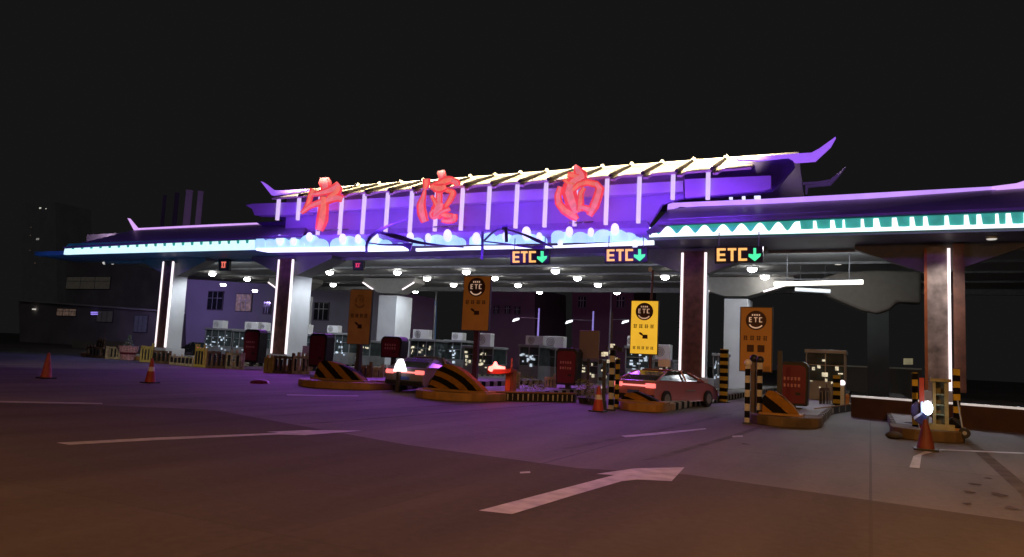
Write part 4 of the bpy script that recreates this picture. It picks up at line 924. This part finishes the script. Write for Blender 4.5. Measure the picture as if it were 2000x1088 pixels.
# blue-white lamp with dark blue wrap
t = thing('warning_lamp', 'brilliant blue white lamp on a blue wrapped stand by the khaki cabinet', 'lamp', G(1800, 862)); Yl = Yk-.45
P = W(1812, 797, Yl); MB().ball(P, .115, 1.5, 14).go('lamp_head', mat('blue_white_glow', (.9, .9, 1), .5, .02, 2, emit=(.75, .88, 1), es=8), t, smooth=True)
MB().tube((P.x, Yl+.1, 0), (P.x, Yl+.1, P.z), .03).go('stand', M_dgrey, t)
M_bl = mat('dark_blue_tarp', (.05, .05, .20), .35, .5, 6); random.seed(4)
b = MB()
Yw = Yl+.35
b.loft([[W(x, y, Yw-.05) for x, y in ((1787, 822), (1778, 808), (1780, 792), (1790, 783), (1800, 790), (1812, 806), (1815, 825), (1800, 832))], [W(x, y, Yw+.25) for x, y in ((1787, 820), (1781, 808), (1784, 796), (1790, 788), (1798, 793), (1808, 808), (1810, 822), (1800, 828))]])
b.go('wrap', M_bl, t, bev=.03)
b = MB(); b.poly(pxp([(1798, 785), (1803, 784), (1805, 806), (1799, 806)], Yw-.2), (0, .1, 0)); b.poly(pxp([(1784, 815), (1800, 805), (1802, 808), (1786, 820)], Yw-.16), (0, .06, 0)); b.go('reflective_strap', mat('pale_blue_strap', (.4, .45, .7), .4, .3, 5), t)
# dark sandbags at the island nose
for x, y, r, lab in ((1762, 853, .28, 'dark sandbag in the middle of the row at the rightmost island nose'), (1778, 846, .33, 'largest dark sandbag right behind the cone at the rightmost island'), (1746, 857, .2, 'smallest dark sandbag at the left end of the rightmost island nose')):
    p = G(x, y); tag(MB().ball((p.x, p.y, r*.42), r, .5, 14).go('sandbag', mat('dark_sandbag', (.05, .045, .04), .9, .4, 6, bump=.6), smooth=True), lab, 'sandbag', 'sandbags at the right')
t = thing('hose_reel_wheel', 'small black wheel with a pale hub leaning on the rightmost island', 'wheel', G(1884, 858)); p = W(1884, 846, YE_-.3)
MB().tube(p, p+Vector((0, .08, 0)), .13, n=18).go('tyre', M_black, t); MB().tube(p+Vector((0, -.01, 0)), p+Vector((0, .09, 0)), .05, n=12).go('hub', M_grey, t)
MB().tube(p+Vector((-.03, .1, .1)), p+Vector((-.12, .2, .8)), .02).go('handle', M_grey, t)
# ------------------------------------------------------------------ cars
def car(loc, rz, body_m, label, Ls=4.5, Hs=1.42, tail=True, name='parked_car'):
    t = thing(name, label, 'car', (0, 0, 0)); wv = .88
    # profile along local y (forward +y), half length
    hl = Ls/2; P = [(-hl, .38), (-hl-.02, .62), (-hl+.02, .84), (-hl+.14, .96), (-hl+.5, 1.0), (-hl+1.2, .99), (hl-1.35, .96), (hl-.7, .88), (hl-.25, .76), (hl-.03, .60), (hl, .40), (hl-.15, .26), (hl-.6, .22), (-hl+.5, .24), (-hl+.1, .28)]
    def sec(x, k): return [Vector((x, y*k, z)) for y, z in P]
    b = MB(); b.loft([[Vector((-wv*.93, y*.97, z*.99+.01)) for y, z in P], sec(-wv, 1), sec(wv, 1), [Vector((wv*.93, y*.97, z*.99+.01)) for y, z in P]])
    o_body = b.go('body', body_m, t, bev=.05, smooth=True)
    R = [(-hl+.25, .97), (-hl+.7, Hs-.20), (-hl+1.1, Hs-.07), (-hl+1.6, Hs), (hl-2.5, Hs), (hl-2.0, Hs-.08), (hl-1.6, Hs-.22), (hl-1.1, .95)]
    b = MB(); b.loft([[Vector((s*.80, y, .96)) for y, z in R[:1]]+[Vector((s*(.80 if z < 1.1 else .66 if z < Hs-.1 else .60), y, z)) for y, z in R[1:-1]]+[Vector((s*.80, R[-1][0], .95))] for s in (-1, 1)])
    b.go('cabin_glass', M_glass, t, bev=.03)
    b = MB(); b.box(-.60, .60, -hl+1.45, hl-2.4, Hs-.01, Hs+.025)
    for s in (-1, 1):
        b.tube((s*.81, -hl+.27, .98), (s*.63, -hl+1.2, Hs-.05), .04, n=6); b.tube((s*.82, hl-1.14, .96), (s*.63, hl-2.1, Hs-.07), .04, n=6); b.tube((s*.83, .05-.2, .98), (s*.63, .0-.2, Hs), .04, n=6)
    b.go('roof', body_m, t, bev=.01)
    for s in (-1, 1):
        for y in (-hl+.85, hl-.85):
            wh = MB().tube((s*(wv-.2), y, .32), (s*(wv+.01), y, .32), .32, n=24).go('wheel', M_black, t); MB().tube((s*(wv+.011), y, .32), (s*(wv+.03), y, .32), .2, n=10).go('rim', M_grey, wh)
        MB().box(min(s*.5, s*.86), max(s*.5, s*.86), -hl-.03, -hl+.1, .72, .88).go('tail_light', mat('tail_lamp_glow', (.8, .1, .1), .4, .1, 3, emit=(1.0, .18, .16), es=1.6), t, bev=.02)
        MB().box(min(s*.5, s*.8), max(s*.5, s*.8), hl-.14, hl+.01, .58, .70).go('headlight', M_lampdim, t, bev=.02)
        MB().box(s*.90-.06, s*.90+.06, hl-1.75, hl-1.6, .98, 1.1).go('mirror', body_m, t, bev=.02)
        MB().box(s*(wv+.004)-.006, s*(wv+.004)+.006, -.2, .5, .62, .66).go('side_trim', M_grey, t)
    MB().box(-.5, .5, -hl-.024, -hl+.05, .76, .82).go('tail_bar', mat('tail_bar_glow', (.8, .2, .2), .4, .1, 3, emit=(1.0, .30, .28), es=1.2), t)
    MB().box(-.25, .25, -hl-.02, -hl+.01, .5, .62).go('number_plate', mat('blue_plate', (.05, .10, .45), .5), t)
    MB().box(-.85, .85, -hl-.06, -hl+.08, .32, .48).go('bumper', M_black, t, bev=.03)
    t.location = loc; t.rotation_euler.z = rz; return t
rc = G(1318, 800)
car((rc.x-.75, rc.y+2.0, 0), math.radians(-16), mat('crimson_car_paint', (.50, .20, .26), .25, .08, 1), 'pinkish red saloon car driving into the lane below the yellow board', Ls=4.9, Hs=1.36, name='car')
sc_ = G(800, 768)
car((sc_.x-.3, sc_.y+2.0, 0), math.radians(0), mat('silver_car_paint', (.20, .19, .23), .3, .05, 1), 'silver car between the first and middle striped buffers', Ls=4.0, Hs=1.4, name='car')
p = G(95, 690, 0)
car((p.x-10, 62, 0), math.radians(70), mat('grey_car_paint', (.12, .12, .13), .25, .05, 1), 'dark parked car with glinting windows far left behind the lone cone', name='parked_car')
car((9.5, 36, 0), math.radians(75), mat('black_car_paint', (.03, .03, .04), .25, .05, 1), 'black car behind the barrier rail at the right edge', name='parked_car')
# ------------------------------------------------------------------ barrier rail on the right
t = thing('guard_rail', 'reddish barrier with a bright white top rail behind the right hand lanes', 'guard rail', G(1800, 822))
A, B = G(1662, 771, .8), G(2060, 800, .8)
A = Vector((A.x, A.y, 0)); B = Vector((B.x, B.y, 0)); 
MB().poly([A, B, B+Vector((0, 0, .72)), A+Vector((0, 0, .72))], (.1, .25, 0)).go('barrier_face', M_rail, t)
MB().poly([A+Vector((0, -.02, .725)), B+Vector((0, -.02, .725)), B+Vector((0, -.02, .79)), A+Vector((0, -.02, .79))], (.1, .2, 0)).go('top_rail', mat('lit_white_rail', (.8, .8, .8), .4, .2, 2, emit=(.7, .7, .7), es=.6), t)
# ------------------------------------------------------------------ far street lamps
def slamp(x, yt, yb, ax, ay, Y, label, col):
    p = W(x, yb, Y); t = thing('street_lamp', label, 'street lamp', (p.x, Y, 0), 'street lamps beyond the canopy')
    top = W(x, yt, Y); MB().tube((top.x, Y, 0), top, .14, .09).go('pole', col, t)
    h = W(ax, ay, Y); MB().tube((top.x, Y, h.z+.25), (h.x, Y, h.z+.3), .05).go('arm', M_grey, t)
    b = MB(); b.poly([h+Vector((-.5, 0, -.2)), h+Vector((.25, 0, .05)), h+Vector((.3, 0, .25)), h+Vector((-.35, 0, .1))], (0, .3, 0)); b.go('lamp_head', mat('street_lamp_glow', (.9, .9, 1), .5, .02, 2, emit=(.9, .94, 1), es=2.0), t)
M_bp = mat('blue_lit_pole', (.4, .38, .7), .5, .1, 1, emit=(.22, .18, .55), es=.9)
slamp(1053, 602, 690, 1008, 625, 80, 'blue lit street lamp standing above the pale grey booth', M_bp)
slamp(1159, 608, 690, 1112, 629, 80, 'blue lit street lamp rising behind the plain beige board', M_bp)
slamp(1194, 568, 690, 1222, 629, 84, 'pale street lamp pole with a lamp at its right, left of the yellow board', M_grey)
slamp(853, 562, 700, 860, 560, 72, 'thin grey unlit pole between the rear column and the orange brown board', M_grey)
# ------------------------------------------------------------------ background buildings
def building(px, Y, d, m_, label, wins, winm=None, name='office_building', roof=None):
    P = pxp(px, Y); P = [Vector((p.x, Y, 0 if i in (0, 1) else p.z)) for i, p in enumerate(P)]
    c = P[0]; t = thing(name, label, 'building', (c.x, Y, 0)); MB().poly(P, (0, d, 0)).go('wall', m_, t)
    top = max(P, key=lambda p: p.z).z
    for i, (x0, x1, y0, y1, lit) in enumerate(wins):
        a = W(x0, y1, Y); e = W(x1, y0, Y)
        f = MB().box(a.x-.12, e.x+.12, Y-.12, Y-.003, a.z-.12, e.z+.12).go('window', mat('window_frame_paint', (.10, .08, .10), .6), t)
        MB().box(a.x, e.x, Y-.16, Y-.125, a.z, e.z).go('pane', lit or M_win, f)
        b = MB(); n = 3
        for k in range(1, n): x = a.x+(e.x-a.x)*k/n; b.box(x-.05, x+.05, Y-.2, Y-.165, a.z, e.z)
        b.box(a.x, e.x, Y-.205, Y-.17, a.z+(e.z-a.z)*.62, a.z+(e.z-a.z)*.62+.08); b.go('glazing_bar', M_grey, f)
    if roof:
        R = pxp(roof, Y-.6); MB().poly(R, (0, d+1, 0)).go('roof', M_nightb, t)
    return t
M_wl = mat('warm_lit_pane', (.4, .3, .2), .5, .6, 2, emit=(.07, .045, .035), es=1)
building([(362, 700), (750, 700), (750, 566), (620, 560), (362, 545)], 76, 12, M_officew, 'violet washed office building seen through the left bays',
         [(406, 437, 570, 604, None), (461, 493, 575, 607, M_wl), (515, 530, 590, 612, None), (614, 643, 592, 624, None)])
building([(940, 700), (1045, 700), (1045, 562), (940, 556)], 96, 12, mat('maroon_block', (.16, .10, .14), .8, .1, .3), 'dim maroon building behind the orange brown board', [(965, 975, 598, 612, None), (987, 997, 598, 612, None), (1006, 1016, 600, 613, None)])
building([(1118, 700), (1238, 700), (1238, 540), (1118, 540)], 100, 12, mat('dark_plum_block', (.15, .07, .11), .8, .1, .3), 'very dark plum building behind the beige board and yellow board', [(1130, 1145, 580, 600, None), (1205, 1220, 580, 600, None)])
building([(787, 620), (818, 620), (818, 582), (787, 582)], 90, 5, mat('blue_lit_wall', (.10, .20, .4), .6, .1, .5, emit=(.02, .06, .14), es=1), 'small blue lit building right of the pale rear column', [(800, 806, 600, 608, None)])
building([(36, 690), (312, 690), (300, 607), (36, 588)], 78, 12, mat('night_shop_block', (.3, .27, .26), .8, .2, .3), 'low dark building at the left with a long flat roof edge',
         [(112, 150, 604, 616, M_wl), (190, 222, 608, 628, mat('dim_panel', (.2, .2, .2), .6, .2, 2, emit=(.012, .010, .010), es=1)), (262, 290, 617, 648, mat('dim_blue_panel', (.2, .2, .25), .6, .2, 2, emit=(.012, .012, .022), es=1))],
         roof=[(34, 585.5), (304, 604.5), (304, 608), (34, 588)])
building([(128, 690), (318, 690), (318, 500), (128, 505)], 92, 14, mat('night_tower_block', (.32, .3, .3), .8, .2, .3), 'tall dark block behind the low building at the left', [(130, 217, 541, 564, mat('dim_sign_panel', (.2, .18, .15), .6, .2, 2, emit=(.017, .015, .012), es=1))])
t = thing('shop_sign', 'tiny violet lit sign on the low dark building at the left', 'sign', W(183, 612, 77.5))
b = MB()
for k in range(3):
    x = 177+k*4.6; b.poly(pxp([(x, 609), (x+3.6, 609), (x+3.6, 611), (x, 611)], 77.7), (0, .1, 0)); b.poly(pxp([(x, 612.4), (x+3.6, 612.4), (x+3.6, 614.8), (x+.4, 614.8)], 77.7), (0, .1, 0))
b.go('lettering', mat('violet_sign_glow', (.5, .4, .9), .5, .1, 2, emit=(.35, .25, .95), es=1), t)
MB().poly(pxp([(176, 608), (191, 608), (191, 616), (176, 616)], 77.82), (0, .1, 0)).go('panel', M_black, t)
b = MB(); p = W(67, 604, 77.8); b.box(p.x-.3, p.x+.3, 77.6, 77.9, p.z-.1, p.z+.1); tag(b.go('wall_lamp', M_lampdim), 'small white wall lamp under the flat roof at the far left', 'lamp')
b = MB(); b.poly(pxp([(141, 690), (252, 692), (252, 668), (141, 664)], 60), (0, .4, 0)); tag(b.go('boundary_wall', mat('beige_wall', (.34, .28, .24), .8, .12, .6)), 'low beige wall behind the left end of the barriers', 'wall')
# dark high-rise with a few lit windows
t = building([(40, 690), (110, 690), (108, 395), (42, 398)], 240, 20, mat('far_tower', (.58, .58, .58), .9, .1, .2), 'faint far tower with a few tiny lit windows at the upper left',
             [(77, 81, 405, 408, M_lampdim), (89, 91.5, 407, 408.6, M_lampdim), (60, 62, 443, 445, M_wl), (71, 77, 465, 469, mat('tiny_dim_window', (.3, .3, .3), .5, .3, 1, emit=(.2, .19, .18), es=1)), (59, 61, 459, 461, M_wl), (58, 60, 488, 490, M_wl), (68, 70, 513, 515, M_wl)], name='tower_block')
for f in t.children:
    if f.name.startswith('window'):
        for g_ in list(f.children):
            if g_.name.startswith('glazing_bar'): bpy.data.objects.remove(g_)
# four chimneys
for i, (x, r, yt, lab) in enumerate(((322, 4, 384, 'faintest leftmost chimney behind the left wing roof'), (346, 5, 379, 'second faint chimney from the left behind the left wing roof'), (370, 7.5, 374, 'widest violet tinted chimney behind the left wing roof'), (392, 6, 376, 'rightmost violet tinted chimney behind the left wing roof'))):
    p = W(x, 440, 118); top = W(x, yt, 118); rr = r*.095
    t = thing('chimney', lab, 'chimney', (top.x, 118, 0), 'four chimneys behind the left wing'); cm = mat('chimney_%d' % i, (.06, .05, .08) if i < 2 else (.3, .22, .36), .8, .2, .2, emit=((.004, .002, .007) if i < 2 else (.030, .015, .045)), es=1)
    MB().tube((top.x, 118, 0), top, rr*1.35, rr, n=16).go('stack', cm, t); MB().tube(top, top+Vector((0, 0, .25)), rr*1.12, n=16).go('rim', cm, t)
b = MB(); b.poly(pxp([(1560, 780), (1800, 790), (1800, 722), (1648, 716), (1560, 716)], 72), (0, 2, 0)); tag(b.go('retaining_wall', mat('dark_wall', (.10, .09, .075), .9, .15, .3)), 'long dark wall in the distance behind the right hand lanes', 'wall')
b = MB(); b.poly(pxp([(1648, 713.5), (1800, 719.5), (1800, 722.5), (1648, 716)], 71.9), (0, .3, 0)); tag(b.go('pipe', mat('dim_pipe', (.3, .28, .22), .8, .15, .3, emit=(.015, .014, .01), es=1)), 'thin pale pipe along the top of the long dark wall', 'pipe')
for x, y, w_, h_, lab in ((1704, 690, 10, 7, 'small dim yellowish lit window left of the far right column'), (1774, 706, 18, 12, 'larger dim lit window just left of the far right column')):
    b = MB(); b.poly(pxp([(x-w_/2, y-h_/2), (x+w_/2, y-h_/2), (x+w_/2, y+h_/2), (x-w_/2, y+h_/2)], 66), (0, .5, 0)); tag(b.go('lit_box', mat('dim_warm_window', (.4, .38, .25), .6, .3, 2, emit=(.16, .14, .08), es=1)), lab, 'lit box')
